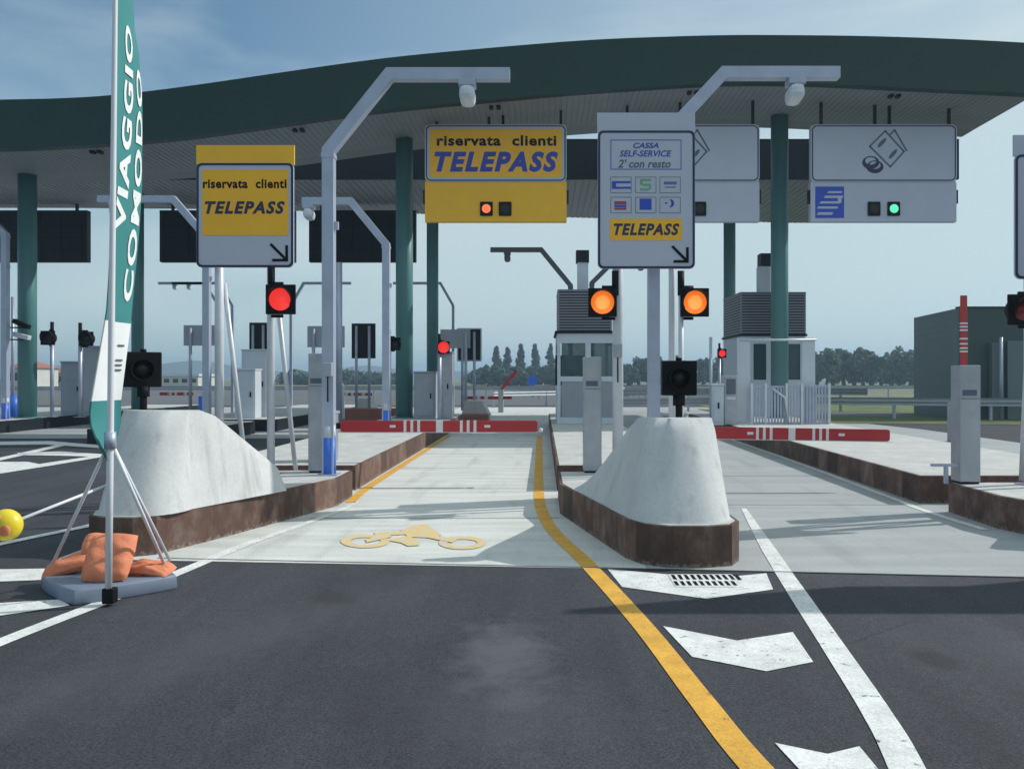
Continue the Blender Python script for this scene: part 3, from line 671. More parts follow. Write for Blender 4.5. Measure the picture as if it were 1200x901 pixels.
def ex_money_logo(t, pl, x0, z0, x1, z1, zm, Y):
    money(t, pl, 1038, Y)
    a = pxr(955.5, 219, 989, 255.5, Y)
    lg = MB().box(a[0], a[2], Y-.012, Y+.003, a[1], a[3]).build('logo_plate', 'logo_blue', t)
    mb = MB()
    for (ua, ub, v, dv) in ((969, 986, 225.5, 2.2), (965, 987, 231, 2.8), (960, 984, 237.5, 2.6), (957, 981, 243.5, 2.6), (957, 975, 250.5, 3)):
        p0 = (wx(ua, Y), wz(v+dv/2, Y)); p1 = (wx(ub, Y), wz(v+dv/2, Y)); s_ = wz(0, Y)-wz(dv, Y)
        mb.plate([p0, p1, (p1[0]+.03, p1[1]+s_), (p0[0]+.05, p0[1]+s_)], Y-.018, Y-.0125)
    p = wx(984, Y); mb.box(p-.06, p+.05, Y-.0185, Y-.0126, wz(238, Y), wz(232, Y))
    mb.build('logo_bars', 'sign_white', lg)
overhead(498, 664, 'yellow overhead sign reading riservata clienti TELEPASS with a red lamp', 'sign_yellow', 'sign_yellow_deep', [(570, 'lens_orange'), (592, 'lens_dark')], ex_telepass)
overhead(722, 890, 'grey overhead banknote sign half hidden by the roadside self-service sign', None, 'sign_white', [(796, 'lens_dark'), (820, 'lens_dark')], ex_money)
overhead(950, 1121, 'grey overhead banknote sign with blue logo and lit green lamp', None, 'sign_white', [(1024, 'lens_dark'), (1047, 'lens_green')], ex_money_logo)
# off to the left over the next lanes and under the rear canopy: dark backs of signs for the opposite lanes
for k, (u0, u1) in enumerate(((-30, 102), (187, 345), (362, 487))):
    Y = 36.0; x0, z0, x1, z1 = pxr(u0, 246, u1, 307, Y)
    t = thing('overhead_sign', ['black sign back under the rear canopy at the left edge', 'black sign back half hidden by the yellow roadside sign', 'black sign back just left of the middle teal column'][k], 'overhead sign', ((x0+x1)/2, Y, z0), 'dark backs of the exit signs')
    b_ = MB().box(x0, x1, Y, Y+.3, z0, z1-.02); b_.build('housing', 'dark_steel_and_kerb_shade', t)
    mb = MB()
    for z in (z0+.5, z0+1.0, z0+1.5): mb.box(x0+.05, x1-.05, Y-.03, Y-.002, z, z+.035)
    for i in range(6): x = x0+.2+(x1-x0-.4)*i/5; mb.box(x-.015, x+.015, Y-.05, Y-.031, z0+.05, z1-.1)
    mb.build('frame', 'plastic_black', t)
    mb = MB()
    for x in (x0+.5, x1-.5): mb.box(x-.05, x+.05, Y+.1, Y+.2, z1-.03, ZB+.03)
    mb.build('hanger', 'dark_steel_and_kerb_shade', t)

# ------------------------------------------------------------------ roadside signs
def arrow(mb, u, v, Y, s=9.0):
    def q(a, b): return wx(u+a*s, Y), wz(v+b*s, Y)
    stroke(mb, [q(-1, -1), q(.85, .85)], .035, Y-.006, Y-.0005); stroke(mb, [q(-.75, 1), q(1, 1)], .035, Y-.0062, Y-.0006); stroke(mb, [q(1, 1), q(1, -.8)], .035, Y-.0064, Y-.0007)
def road_sign(u0, u1, vt, vs, vb, Y, posts, label, strip, fill, braces=True):
    x0, z0, x1, z1 = pxr(u0, vs, u1, vb, Y); zt = wz(vt, Y)
    t = thing('lane_sign', label, 'lane sign', ((x0+x1)/2, Y, .36), 'roadside lane signs on the islands')
    MB().box(x0-.005, x1+.005, Y+.012, Y+.045, z1-.02, zt).build('top_strip', strip, t)
    pl = MB().plate(rrect(x0, z0, x1, z1, .07), Y, Y+.03).build('plate', 'sign_white', t)
    MB().ring(rrect(x0+.004, z0+.004, x1-.004, z1-.004, .068), rrect(x0+.032, z0+.032, x1-.032, z1-.032, .05), Y-.006, Y-.0005).build('border', 'ink_navy', pl)
    MB().box(x0+.05, x1-.05, Y+.031, Y+.07, z0+.3, z0+.36).box(x0+.05, x1-.05, Y+.031, Y+.07, z1-.36, z1-.3).build('rail', 'galv', t)
    for (u, r_) in posts:
        x = wx(u, Y+.12); MB().tube([(x, Y+.12, .36), (x, Y+.12, z1-.1)], r_, 16).build('post', 'galv_white', t)
        MB().box(x-.11, x+.11, Y+.01, Y+.23, .364, .378).build('foot_plate', 'galv', t)
        if braces:
            MB().tube([(x+.05, Y+.16, 2.9), (x+.19, Y+.6, .36)], .032, 12).build('brace', 'galv_white', t)
    fill(t, pl, Y)
def fill_a(t, pl, Y):
    a = pxr(237, 199, 338, 276, Y); f_ = MB().box(a[0], a[2], Y-.005, Y-.0005, a[1], a[3]).build('yellow_field', 'sign_yellow', pl)
    mb = MB(); text_on(mb, 'riservata  clienti', *pxr(238, 210, 336, 221, Y), Y-.0065, .035, 0, 1.1); mb.build('lettering', 'ink_black', pl)
    mb = MB(); text_on(mb, 'TELEPASS', *pxr(240, 236, 334, 251, Y), Y-.0065, .045, .25, 1.2); mb.build('lettering', 'ink_navy', pl)
    mb = MB(); arrow(mb, 327, 296, Y); mb.build('arrow', 'ink_black', pl)
def fill_b(t, pl, Y):
    a = pxr(715.5, 164, 798.5, 199, Y)
    MB().ring(rrect(a[0], a[1], a[2], a[3], .004, 1), rrect(a[0]+.009, a[1]+.009, a[2]-.009, a[3]-.009, .003, 1), Y-.003, Y-.0005).build('text_frame', 'ink_blue', pl)
    mb = MB(); text_on(mb, 'CASSA', *pxr(742, 167.5, 772, 174, Y), Y-.003, .025, .25); mb.build('lettering', 'ink_blue', pl); mb = MB(); text_on(mb, 'SELF-SERVICE', *pxr(726, 176.5, 787, 184, Y), Y-.003, .02, .25); mb.build('lettering', 'ink_blue', pl)
    mb = MB(); text_on(mb, "2' con resto", *pxr(724, 187, 786, 197, Y), Y-.003, .02, .25); mb.build('lettering', 'ink_grey', pl)
    fr_ = MB()
    for ua in (715.5, 744.5, 773):
        for va in (207.5, 231):
            a = pxr(ua, va, ua+24.5, va+19, Y); fr_.ring(rrect(a[0], a[1], a[2], a[3], .003, 1), rrect(a[0]+.006, a[1]+.006, a[2]-.006, a[3]-.006, .002, 1), Y-.003, Y-.0005)
    fr_.build('logo_frame', 'ink_grey', pl)
    def lb(name, rects, m_):
        mb = MB()
        for r_ in rects: a = pxr(*r_, Y); mb.box(a[0], a[2], Y-.003, Y-.0004, a[1], a[3])
        mb.build(name, m_, pl)
    lb('payment_logo', [(717, 212.5, 739, 215), (717, 219, 739, 221.5), (717, 215, 722, 219)], 'logo_blue')
    lb('payment_logo', [(750, 210, 763, 212.5), (750, 212.5, 753, 217), (753, 215.5, 763, 218), (760.5, 218, 763, 222), (750, 221, 760.5, 223.5)], 'logo_green')
    lb('payment_logo', [(778, 213, 793, 216.5), (779, 219, 792, 220.2)], 'logo_purple')
    lb('payment_logo', [(720, 236, 734, 240)], 'logo_red'); lb('payment_logo', [(720, 240.6, 734, 243)], 'logo_blue'); lb('payment_logo', [(720, 243.6, 734, 246)], 'logo_red')
    lb('payment_logo', [(749.5, 233, 763.5, 246)], 'logo_blue')
    mb = MB(); n = 20; c = (wx(785, Y), wz(238.5, Y))
    mb.plate([(c[0]+.055*math.cos(R(a_)), c[1]+.055*math.sin(R(a_))) for a_ in range(-90, 91, 15)]+[(c[0]+.02*math.cos(R(a_)), c[1]+.04*math.sin(R(a_))) for a_ in range(90, -91, -30)], Y-.003, Y-.0005)
    mb.box(c[0]-.065, c[0]-.03, Y-.003, Y-.0005, c[1]-.005, c[1]+.012); mb.build('payment_logo', 'ink_blue', pl)
    a = pxr(714.5, 256.5, 799, 282, Y); MB().box(a[0], a[2], Y-.004, Y-.0005, a[1], a[3]).build('yellow_field', 'sign_yellow', pl)
    mb = MB(); text_on(mb, 'TELEPASS', *pxr(719, 262, 796, 276, Y), Y-.0052, .04, .25, 1.15); mb.build('lettering', 'ink_navy', pl)
    mb = MB(); arrow(mb, 797, 298, Y, 8.5); mb.build('arrow', 'ink_black', pl)
def fill_c(t, pl, Y): 
    mb = MB(); text_on(mb, 'CASSA', *pxr(1225, 200, 1275, 212, Y), Y-.003, .02, .25); mb.build('lettering', 'ink_blue', pl)
road_sign(230, 344, 170, 191, 313.5, 11.2, [(257, .058), (317.5, .05)], 'yellow roadside sign reading riservata clienti TELEPASS with down-right arrow', 'sign_yellow_deep', fill_a)
road_sign(700.5, 814.5, 132, 153, 315, 11.2, [(724, .072), (787.5, .045)], 'pale roadside sign for CASSA SELF-SERVICE with payment logos and TELEPASS strip', 'sign_white', fill_b, False)
road_sign(1189.5, 1318, 158, 181, 327, 10.1, [(1205, .05), (1285, .05)], 'pale roadside sign cut off by the right edge of the picture', 'sign_white', fill_c)
# unseen board added off the right edge to cast the asphalt's dark band
Y = 7.75
t = thing('shadow_board', 'added unseen shadow-casting board on two posts beyond the right edge', 'sign', (8, Y, 0))
MB().box(6.1, 12.2, Y, Y+.12, 2.95, 4.75, .02).build('panel', 'shadow_board_grey', t)
for x in (7.6, 11.0): MB().tube([(x, Y+.22, 0), (x, Y+.22, 4.7)], .07, 14).build('post', 'galv', t)

# ------------------------------------------------------------------ traffic signals
def signal(u, v, Y, lens, label, board=.37, lr=.145, bside=1, pole=None, core=False, yaw=0, group='round traffic signals', polex=None):
    x, z = wx(u, Y), wz(v, Y)
    t = thing('traffic_signal', label, 'traffic signal', (x, Y, z), group)
    def rot(o): 
        return o
    b = board/2
    MB().box(x-b, x+b, Y-.02, Y+.02, z-b, z+b, .008).build('backboard', 'plastic_black', t)
    MB().tube([(x, Y+.02, z), (x, Y+.16, z)], lr*1.05, 20).build('housing', 'plastic_black', t)
    MB().tube([(x, Y-.028, z), (x, Y-.021, z)], lr, 28).build('lens', lens, t)
    if core: MB().tube([(x, Y-.031, z), (x, Y-.0285, z)], lr*.62, 24).build('lens_centre', 'amber_core', t)
    # visor: a shallow open hood over the lens
    vs = []; fs = []; n = 20
    for i in range(n+1):
        a = R(-30+240*i/n); dpt = .16*(.35+.65*math.sin(max(0, min(math.pi, a+.0))) if math.sin(a) > 0 else .35)
        for rr, yy in ((lr*1.03, Y-.021), (lr*1.03, Y-.021-dpt), (lr*1.10, Y-.021-dpt), (lr*1.10, Y-.021)):
            vs.append((x+rr*math.cos(a), yy, z+rr*math.sin(a)))
        if i: fs += [(4*i-4+k, 4*i+k, 4*i+(k+1) % 4, 4*i-4+(k+1) % 4) for k in range(4)]
    fs += [(0, 1, 2, 3), tuple(4*n+k for k in range(4))]
    MB().raw(vs, fs).build('visor', 'plastic_black', t)
    if pole is not None:
        px = wx(pole, Y+.1)
        MB().tube([(px, Y+.1, z+.42*board/.37), (px, Y+.1, z+.1)], .045*board/.37, 12).build('bracket', 'plastic_black', t)
        MB().tube([(px, Y+.1, z+.2*board/.37), (x, Y+.1, z+.2*board/.37)], .03*board/.37, 10).build('bracket', 'plastic_black', t)
        MB().tube([(px, Y+.1, z-.2*board/.37), (x, Y+.1, z-.2*board/.37)], .02*board/.37, 8).build('bracket', 'plastic_black', t)
    return t
signal(329, 351, 11.05, 'lens_red', 'lit red signal below the yellow roadside sign', .385, .145, pole=318)
signal(706, 354.5, 11.05, 'lens_amber', 'lit amber signal left of the pair under the payment logo sign', .37, .150, pole=721, core=True)
signal(814, 354.5, 11.05, 'lens_amber', 'lit amber signal right of the pair under the payment logo sign', .37, .150, pole=798, core=True)
signal(1199, 363, 10.0, 'lens_unlit_red', 'unlit red signal half cut off by the right edge', .36, .13, pole=1215)
# slim post of the right amber signal
def slim_post(u, Y, vtop, base, r, label, m='galv_white'):
    x = wx(u, Y); t = thing('signal_post', label, 'post', (x, Y, base), 'slim posts that carry signals')
    MB().tube([(x, Y, base), (x, Y, wz(vtop, Y))], r, 14).build('tube', m, t)
    MB().box(x-r*2.4, x+r*2.4, Y-r*2.4, Y+r*2.4, base+.006, base+.022).build('foot_plate', 'galv', t); return t
slim_post(798, 11.15, 330, .36, .034, 'slim post under the right amber signal')

def nose_signal(u, v, Y, stem_v, yaw, label, s=.34):
    x, z = wx(u, Y), wz(v, Y); b = s/2; zb = wz(stem_v, Y)
    t = thing('signal_box', label, 'signal', (x, Y, zb), 'black square signal boxes on the noses')
    Rm = Matrix.Rotation(yaw, 3, 'Z')
    def place(mb):
        c = Vector((x, Y, z)); mb.v = [tuple(c+Rm@(Vector(p)-c)) for p in mb.v]; return mb
    place(MB().box(x-b, x+b, Y-.03, Y+.07, z-b, z+b, .012)).build('box', 'plastic_black', t)
    n = 28; o_ = [(x+b*.66*math.cos(2*math.pi*i/n), z+b*.66*math.sin(2*math.pi*i/n)) for i in range(n)]; i_ = [(x+b*.55*math.cos(2*math.pi*i/n), z+b*.55*math.sin(2*math.pi*i/n)) for i in range(n)]
    place(MB().ring(o_, i_, Y-.085, Y-.031)).build('visor', 'plastic_black', t)
    place(MB().tube([(x, Y-.04, z), (x, Y-.031, z)], b*.54, 24)).build('lens', 'lens_dark', t)
    MB().tube([(x, Y+.02, zb), (x, Y+.02, z-b)], .035, 12).build('stem', 'plastic_black', t)
    MB().tube([(x, Y+.02, z-b-.1), (x, Y+.02, z-b+.01)], .06, 12).build('collar', 'plastic_black', t)
    MB().tube([(x, Y+.02, z+b-.005), (x, Y+.02, z+b+.03)], .03, 10).build('cap', 'plastic_black', t)
nose_signal(796, 443, 8.35, 497, 0, 'black square signal box standing on the central concrete nose')
nose_signal(167, 433, 8.75, 490, .55, 'black square signal box behind the flag on the left nose', .36)

# ------------------------------------------------------------------ camera gantries
def gantry(x, y, zbend, ztop, dx, arm, cam_at, w_, label, base=.36, guard=True, m='galv', camera=True):
    """dx: sideways run of the diagonal (sign gives the side), arm: x of the arm's free end relative to the pole"""
    t = thing('camera_pole', label, 'camera pole', (x, y, base), 'bent camera poles reaching over the lanes')
    MB().tube([(x, y, base), (x, y, zbend), (x+dx, y, ztop), (x+arm, y, ztop)], w_/2, square=True).build('pole', m, t)
    if w_ > .12:
        MB().box(x-w_*.9, x+w_*.9, y-w_*.9, y+w_*.9, base+.006, base+.024).build('foot_plate', m, t)
        for z in (zbend-.98,): MB().box(x+w_/2+.001, x+w_/2+.05, y-.03, y+.03, z-.05, z+.05).build('collar', m, t)
        MB().box(x-w_*.56, x+w_*.56, y-w_*.56, y+w_*.56, zbend-.10, zbend-.04).build('collar', m, t)
    if camera:
        cx = x+cam_at; s_ = w_/.165
        hh = MB().box(cx-.12*s_, cx+.12*s_, y-.12*s_, y+.12*s_, ztop-w_/2-.10*s_, ztop-w_/2-.002, .01).build('bracket', m, t)
        MB().box(cx-.11*s_, cx+.11*s_, y-.16*s_, y+.22*s_, ztop-w_/2-.33*s_, ztop-w_/2-.102*s_, .075*s_, rx=-.12).build('camera', 'galv_white' if m == 'galv' else m, t)
    if guard:
        MB().tube([(x, y, base+.024), (x, y, base+.50)], w_*.62, 16).build('guard', 'guard_blue', t)
        MB().tube([(x, y, base+.50), (x, y, base+.66)], [w_*.62, w_*.55], 16).build('guard_cap', 'light_panel', t)
gantry(-2.80, 11.22, 4.62, 5.62, .80, 2.38, 1.82, .15, 'nearest bent camera pole with blue guard beside the left barrier')
gantry(1.52, 11.62, 4.77, 5.78, .95, 2.52, 1.93, .155, 'bent camera pole rising behind the payment logo sign', guard=False)
gantry(-8.05, 20.5, 5.0, 5.92, -.8, -2.6, -2.2, .16, 'bent camera pole behind the yellow roadside sign', base=0, guard=False)
gantry(-3.72, 20.4, 4.82, 5.85, -.85, -2.0, -1.85, .17, 'bent camera pole beside the middle teal column')
gantry(-16.35, 26, 6.0, 6.9, -.9, -2.6, -2.2, .18, 'bent camera pole at the left edge of the picture')
gantry(.93, 27.7, 4.62, 5.78, -.95, -2.6, -2.05, .15, 'dark bent camera pole reaching left from behind the narrow booth', guard=False, m='galv_backlit')
gantry(1.62, 27.7, 4.7, 5.5, .8, 2.4, 1.6, .15, 'dark bent camera pole leaning right behind the narrow booth', guard=False, m='galv_backlit')
for (u, d_, lab) in ((256, -1, 'thin distant camera pole left of the yellow sign posts'), (531, -1, 'thin distant camera pole right of the middle columns'), (341, 1, 'thin distant camera pole right of the red signal'), (272.5, -1, 'thin distant camera pole between the yellow sign posts')):
    gantry(wx(u, 37), 37, 4.75, 5.72, .55*d_, 2.6*d_, 1.9*d_, .11, lab, base=0, guard=False)

# ------------------------------------------------------------------ pillars and cabinets
def pillar(u0, u1, vt, vb, Y, label, base=.36, m='steel_cab', deep=.28):
    x0, x1 = wx(u0, Y), wx(u1, Y); z1 = wz(vt, Y)
    t = thing('payment_pillar', label, 'pillar', ((x0+x1)/2, Y, base), 'slim steel pillars on the islands')
    MB().box(x0, x1, Y, Y+deep, base+.03, z1, .012).build('body', m, t)
    MB().box(x0+.015, x1-.015, Y+.01, Y+deep-.01, base+.006, base+.031).build('plinth', 'dark_steel_and_kerb_shade', t)
    zz = z1-.22*(z1-base)
    MB().box(x0+.03, x1-.05, Y-.006, Y-.001, zz-.05, zz+.02, .002).build('slot', 'ink_grey', t)
    MB().box(x0+.012, x1-.012, Y-.004, Y-.001, zz-.09, zz-.082).build('seam', 'ink_grey', t)
pillar(361, 388, 414, 553, 11.45, 'slim steel pillar left of the nearest camera pole')
pillar(684, 705, 418, 553, 11.45, 'slim steel pillar in front of the narrow booth')
pillar(1125, 1149.5, 428, 567, 10.25, 'slim steel pillar on the right island below the raised arm', deep=.24)
# small steel rail on the right island
t = thing('steel_rail', 'small steel handrail beside the right pillar', 'rail', (5.0, 10.3, .36))
MB().box(wx(1092, 10.3), wx(1124, 10.3), 10.28, 10.34, wz(544.5, 10.3)-.02, wz(544.5, 10.3)+.01).build('top_bar', 'galv', t)
MB().box(wx(1107, 10.3), wx(1111, 10.3), 10.29, 10.33, .366, wz(544.5, 10.3)-.0205).build('leg', 'galv', t)

def cabinet(u0, u1, vt, Y, label, base=.36, deep=.6, m='grey_panel', details=True):
    x0, x1 = wx(u0, Y), wx(u1, Y); z1 = wz(vt, Y)
    t = thing('equipment_cabinet', label, 'cabinet', ((x0+x1)/2, Y, base), 'grey equipment cabinets on the islands')
    MB().box(x0, x1, Y, Y+deep, base+.006, z1, .015).build('body', m, t)
    d = MB().box(x0+.05, x1-.05, Y-.02, Y-.002, base+.1, z1-.12, .006).build('door', m, t)
    MB().box(x1-.16, x1-.12, Y-.045, Y-.021, (base+z1)/2-.08, (base+z1)/2+.08).build('handle', 'plastic_black', d)
    MB().box(x0-.02, x1+.02, Y-.03, Y+deep+.03, z1+.001, z1+.05, .01).build('lid', m, t)
cabinet(275, 299, 434, 26.6, 'pale cabinet with black handle behind the yellow sign posts', m='light_panel')
cabinet(283, 313, 411, 27.6, 'taller grey cabinet behind the pale one left of the red signal post', m='light_panel')
cabinet(485, 510, 437, 26.4, 'grey cabinet between the two middle teal columns')
cabinet(516, 530, 414, 26.0, 'tall slim grey cabinet right of the dark rear column', m='steel_cab')
cabinet(71, 96, 425, 29, 'grey cabinet left of the pair beyond the banner')
cabinet(97, 122, 407, 28.4, 'tall grey cabinet right of the pair beyond the banner')
cabinet(834, 848, 452, 22.8, 'small pale cabinet at the left end of the slatted fence', m='light_panel', deep=.3)

# distant signals (seen from behind or the side)
for (u, v, Y, lens, lab, po) in ((56, 396, 27.5, 'lens_dark', 'black signal on a pole right of the left teal column', 61), (101, 397, 27.5, 'lens_dark', 'black signal just left of the banner cloth', 94),
                       (520, 407, 25.6, 'lens_red', 'small lit red signal right of the dark rear column', 515), (462, 403, 24, 'lens_dark', 'black signal left of the middle teal column', 456)):
    signal(u, v, Y, lens, lab, .46 if Y > 27 else .36, .2 if Y > 27 else .17, pole=po)
    slim_post(po, Y+.1, v-4, .36, .06, {56: 'slim post below the black signal by the left column', 101: 'slim post below the black signal by the banner', 520: 'slim post below the small red signal', 462: 'slim post left of the middle teal column'}[u], 'galv')
# other slim poles
for (u, Y, vt, r_, lab) in ((240, 27, 340, .06, 'slim pole with blue guard left of the yellow sign posts'), (397, 24, 308, .10, 'pale pole right of the nearest camera pole'), (246, 27, 345, .045, 'thin pole just right of the blue guarded pole'), (15, 27.5, 348, .05, 'slim pole with small camera left of the left teal column')):
    t = slim_post(u, Y, vt, .36, r_, lab, 'galv')
    if u in (240, 15): MB().tube([(wx(u, Y), Y, .37), (wx(u, Y), Y, 1.05)], r_+.13, 14).build('guard', 'guard_blue', t)
# CCTV on the far left column
for k, v in enumerate((380, 394)):
    x, z = wx(28, 26.6), wz(v, 26.6); t = thing('security_camera', ['black camera on the left teal column, upper of two', 'pale camera on the left teal column, lower of two'][k], 'camera', (x, 26.6, z), 'cameras on the left column')
    MB().box(x-.26, x+.26, 26.38, 26.58, z-.07, z+.07, .02, ry=.42 if k == 0 else .25).build('housing', ['plastic_black', 'light_panel'][k], t)
    MB().box(x-.4, x+.05, 26.5, 26.56, z-.13, z-.09).build('arm', 'dark_steel_and_kerb_shade', t)

# small grey sign plates and dark sign backs
def plate_sign(u0, u1, v0, v1, Y, m, label, vb=492, posts=None, rim=None, base=.36):
    x0, z0, x1, z1 = pxr(u0, v0, u1, v1, Y)
    t = thing('plate_sign', label, 'sign', ((x0+x1)/2, Y, base), 'small plates on posts beyond the booths')
    MB().box(x0, x1, Y, Y+.04, z0, z1, .008).build('plate', m, t)
    if rim: MB().ring(rrect(x0-.05, z0-.05, x1+.05, z1+.05, .03, 2), rrect(x0, z0, x1, z1, .02, 2), Y-.01, Y+.03).build('rim', rim, t)
    for u in posts or ((u0+u1)/2,):
        x = wx(u, Y); MB().tube([(x, Y-.06, base), (x, Y-.06, z1-.1)], .055, 10).build('post', 'galv', t)
plate_sign(215, 255, 381, 405, 28.5, 'grey_panel', 'grey plate behind the pole left of the yellow sign posts', posts=(224, 240))
plate_sign(360, 404, 382, 407, 28.5, 'grey_panel', 'grey plate behind the nearest camera pole', posts=(368, 396))
plate_sign(412, 440, 379, 420, 33, 'dark_steel_and_kerb_shade', 'dark upright sign back on two posts left of the middle column', posts=(418, 433))
plate_sign(292, 314, 378, 410, 33, 'dark_steel_and_kerb_shade', 'dark upright sign back left of the red signal', posts=(297, 309))
plate_sign(537, 563, 386, 422, 33, 'dark_steel_and_kerb_shade', 'dark sign back with pale rim left of the poplars', posts=(556, 542), rim='light_panel')
plate_sign(516, 551, 386, 408, 32, 'grey_panel', 'grey plate overlapping the dark sign back left of the poplars', posts=(546,))
# stair guard by the nearest camera pole
t = thing('stair_guard', 'grey panelled stair guard just right of the nearest camera pole', 'stair guard', (-6.2, 26, .36))
MB().plate([(wx(388, 26), .37), (wx(402, 26), .37), (wx(402, 26), wz(454, 26)), (wx(388, 26), wz(436, 26))], 26.0, 26.05).build('panel', 'grey_panel', t)
MB().tube([(wx(388, 25.98), 25.98, .37), (wx(388, 25.98), 25.98, wz(434, 26)), (wx(402.5, 25.98), 25.98, wz(452, 26)), (wx(402.5, 25.98), 25.98, .37)], .035, 8).build('handrail', 'galv_white', t)

# ------------------------------------------------------------------ barrier arms
def barrier_arm(x0, x1, y, z, h, label, vertical=False, bands=None, thick=.05, zbase=None):
    t = thing('lane_barrier', label, 'barrier arm', ((x0+x1)/2, y, z), 'red and white lane barriers')
    if not vertical:
        MB().plate(rrect(x0, z-h/2, x1, z+h/2, h*.22), y, y+thick).build('arm', 'bar_red', t)
        mb = MB()
        for (a, b) in bands: mb.box(a, b, y-.003, y+thick+.003, z-h/2-.002, z+h/2+.002)
        mb.build('bands', 'bar_white', t)
        for xx in (x0+(x1-x0)*.265, x0+(x1-x0)*.745):
            MB().box(xx-.045, xx+.045, y-.012, y-.001, z-.02, z+.02, .004).build('reflector', 'bar_white', t)
        MB().box(x0-.04, x1+.03, y+.006, y+thick-.006, z-h/2-.012, z-h/2-.003).build('edge_trim', 'bar_white', t)
    return t
Y = 13.0
bands = [(wx(u, Y), wx(u+3.2, Y)) for u in (473, 481, 489, 539, 547, 555)]+[(wx(511, Y), wx(519, Y))]
a = barrier_arm(wx(399, Y), wx(630, Y), Y, wz(499.5, Y), .172, 'closed red and white barrier arm across the left lane', bands=bands)
MB().tube([(wx(634, Y), Y-.05, wz(504, Y)), (wx(634, Y), Y+.1, wz(504, Y))], .03, 12).build('tip_roller', 'bar_white', a)
Y = 12.4
bands = [(wx(u, Y), wx(u+3.2, Y)) for u in (886, 894, 902, 952, 960, 968)]+[(wx(924, Y), wx(932, Y))]
a = barrier_arm(wx(820, Y), wx(1043, Y), Y, wz(508.5, Y), .17, 'closed red and white barrier arm across the right lane', bands=bands)
a.rotation_euler = (0, R(.9), 0)
# barrier motor cabinets behind (feet of the arms)
for (x, y, lab) in ((-3.35, 13.0, 'squat barrier motor cabinet behind the left steel pillar'), (1.95, 12.6, 'squat barrier motor cabinet hidden behind the central nose')):
    t = thing('barrier_motor', lab, 'barrier motor', (x, y, .36), 'barrier motor cabinets')
    MB().box(x-.17, x+.17, y-.1, y+.35, .366, 1.08, .02).build('body', 'steel_cab', t); MB().box(x-.19, x+.19, y-.12, y+.37, 1.081, 1.13, .015).build('lid', 'steel_cab', t)
    MB().box(x+.171, x+.40, y+.05, y+.12, .86, .95).build('arm_mount', 'dark_steel_and_kerb_shade', t)
# raised arm at right
Y = 21.5; xc = wx(1130, Y)
t = thing('lane_barrier', 'raised upright red and white barrier arm above the right steel pillar', 'barrier arm', (xc, Y, .9), 'red and white lane barriers')
MB().box(xc-.085, xc+.085, Y, Y+.06, .9, wz(346, Y), .02).build('arm', 'bar_red', t)
mb = MB()
for v in (378, 382, 386, 396, 402, 407, 411): mb.box(xc-.088, xc+.088, Y-.004, Y+.064, wz(v+1.8, Y), wz(v, Y))
mb.build('bands', 'bar_white', t)
MB().box(xc-.2, xc+.2, Y+.08, Y+.5, .0, 1.0, .02).build('motor_housing', 'grey_panel', t)
# little far arms
for (u0, u1, v, Y, lab) in ((187, 226, 461.5, 34, 'thin distant red barrier arm left of the yellow sign posts'), (391, 436, 462, 36, 'thin distant red barrier arm right of the nearest camera pole'), (541, 600, 466, 36, 'thin distant red and white barrier arm below the poplars')):
    z = wz(v, Y); bw = (wx(u1, Y)-wx(u0, Y))
    barrier_arm(wx(u0, Y), wx(u1, Y), Y, z, .12, lab, bands=[(wx(u0, Y)+bw*k, wx(u0, Y)+bw*(k+.07)) for k in (.3, .45, .75)])
t = thing('lane_barrier', 'tilted distant red barrier arm in front of the poplars', 'barrier arm', (wx(588, 40), 40, 1.0), 'red and white lane barriers')
MB().tube([(wx(587, 40), 40, wz(457, 40)), (wx(606, 40), 40, wz(434, 40))], .07, square=True).build('arm', 'bar_red', t)
MB().box(wx(584, 40), wx(590, 40), 39.9, 40.2, 0, wz(456, 40)).build('motor_housing', 'grey_panel', t)

# ------------------------------------------------------------------ booths
def louvre_box(t, x0, x1, y0, y1, z0, z1, step=.075):
    u = MB().box(x0+.03, x1-.03, y0+.03, y1-.03, z0, z1-.01).build('ventilation_unit', 'dark_steel_and_kerb_shade', t)
    mb = MB(); z = z0+.02
    while z < z1-.03:
        mb.box(x0, x1, y0, y0+.028, z, z+step*.55, rx=0); mb.box(x0-.001, x0+.027, y0+.029, y1, z, z+step*.55); mb.box(x1-.027, x1+.001, y0+.029, y1, z, z+step*.55); z += step
    mb.build('louvres', 'louvre', u)
    fr_ = MB()
    for x in (x0-.004, x1-.036):
        fr_.box(x, x+.04, y0-.006, y0+.03, z0, z1)
    fr_.box(x0-.01, x1+.01, y0-.01, y1+.01, z1-.009, z1+.02).build('frame', 'louvre', u)
# narrow booth on the central far island
Y0, Y1 = 23.3, 26.2
x0, x1 = wx(653, Y0), wx(722, Y0)
t = thing('toll_booth', 'narrow pale grey toll booth behind the left amber signal', 'toll booth', ((x0+x1)/2, Y0, .36), 'toll booths on the islands')
zr = wz(389, Y0); zu = wz(340, Y0)
b = MB(); fw = .09
for x in (x0, x1-fw, wx(686, Y0)): b.box(x, x+fw+(.06 if x > x0+.2 and x < x1-.2 else 0), Y0, Y0+.1, .37, zr-.05)
b.box(x0, x1, Y0+.002, Y0+.098, .372, .55); b.box(x0, x1, Y0-.004, Y0+.096, wz(447, Y0), wz(441, Y0)); b.box(x0, x1, Y0-.003, Y0+.097, wz(402, Y0), zr-.04)
b.box(x0, x0+.08, Y1-.1, Y1, .37, zr-.05); b.box(x1-.08, x1, Y1-.1, Y1, .37, zr-.05); b.box(x0, x0+.07, Y0+.101, Y1-.101, .37, 1.4); b.box(x1-.07, x1, Y0+.101, Y1-.101, .37, 1.4)
b.box(x0+.081, x1-.081, Y1-.08, Y1-.02, .37, 1.4)
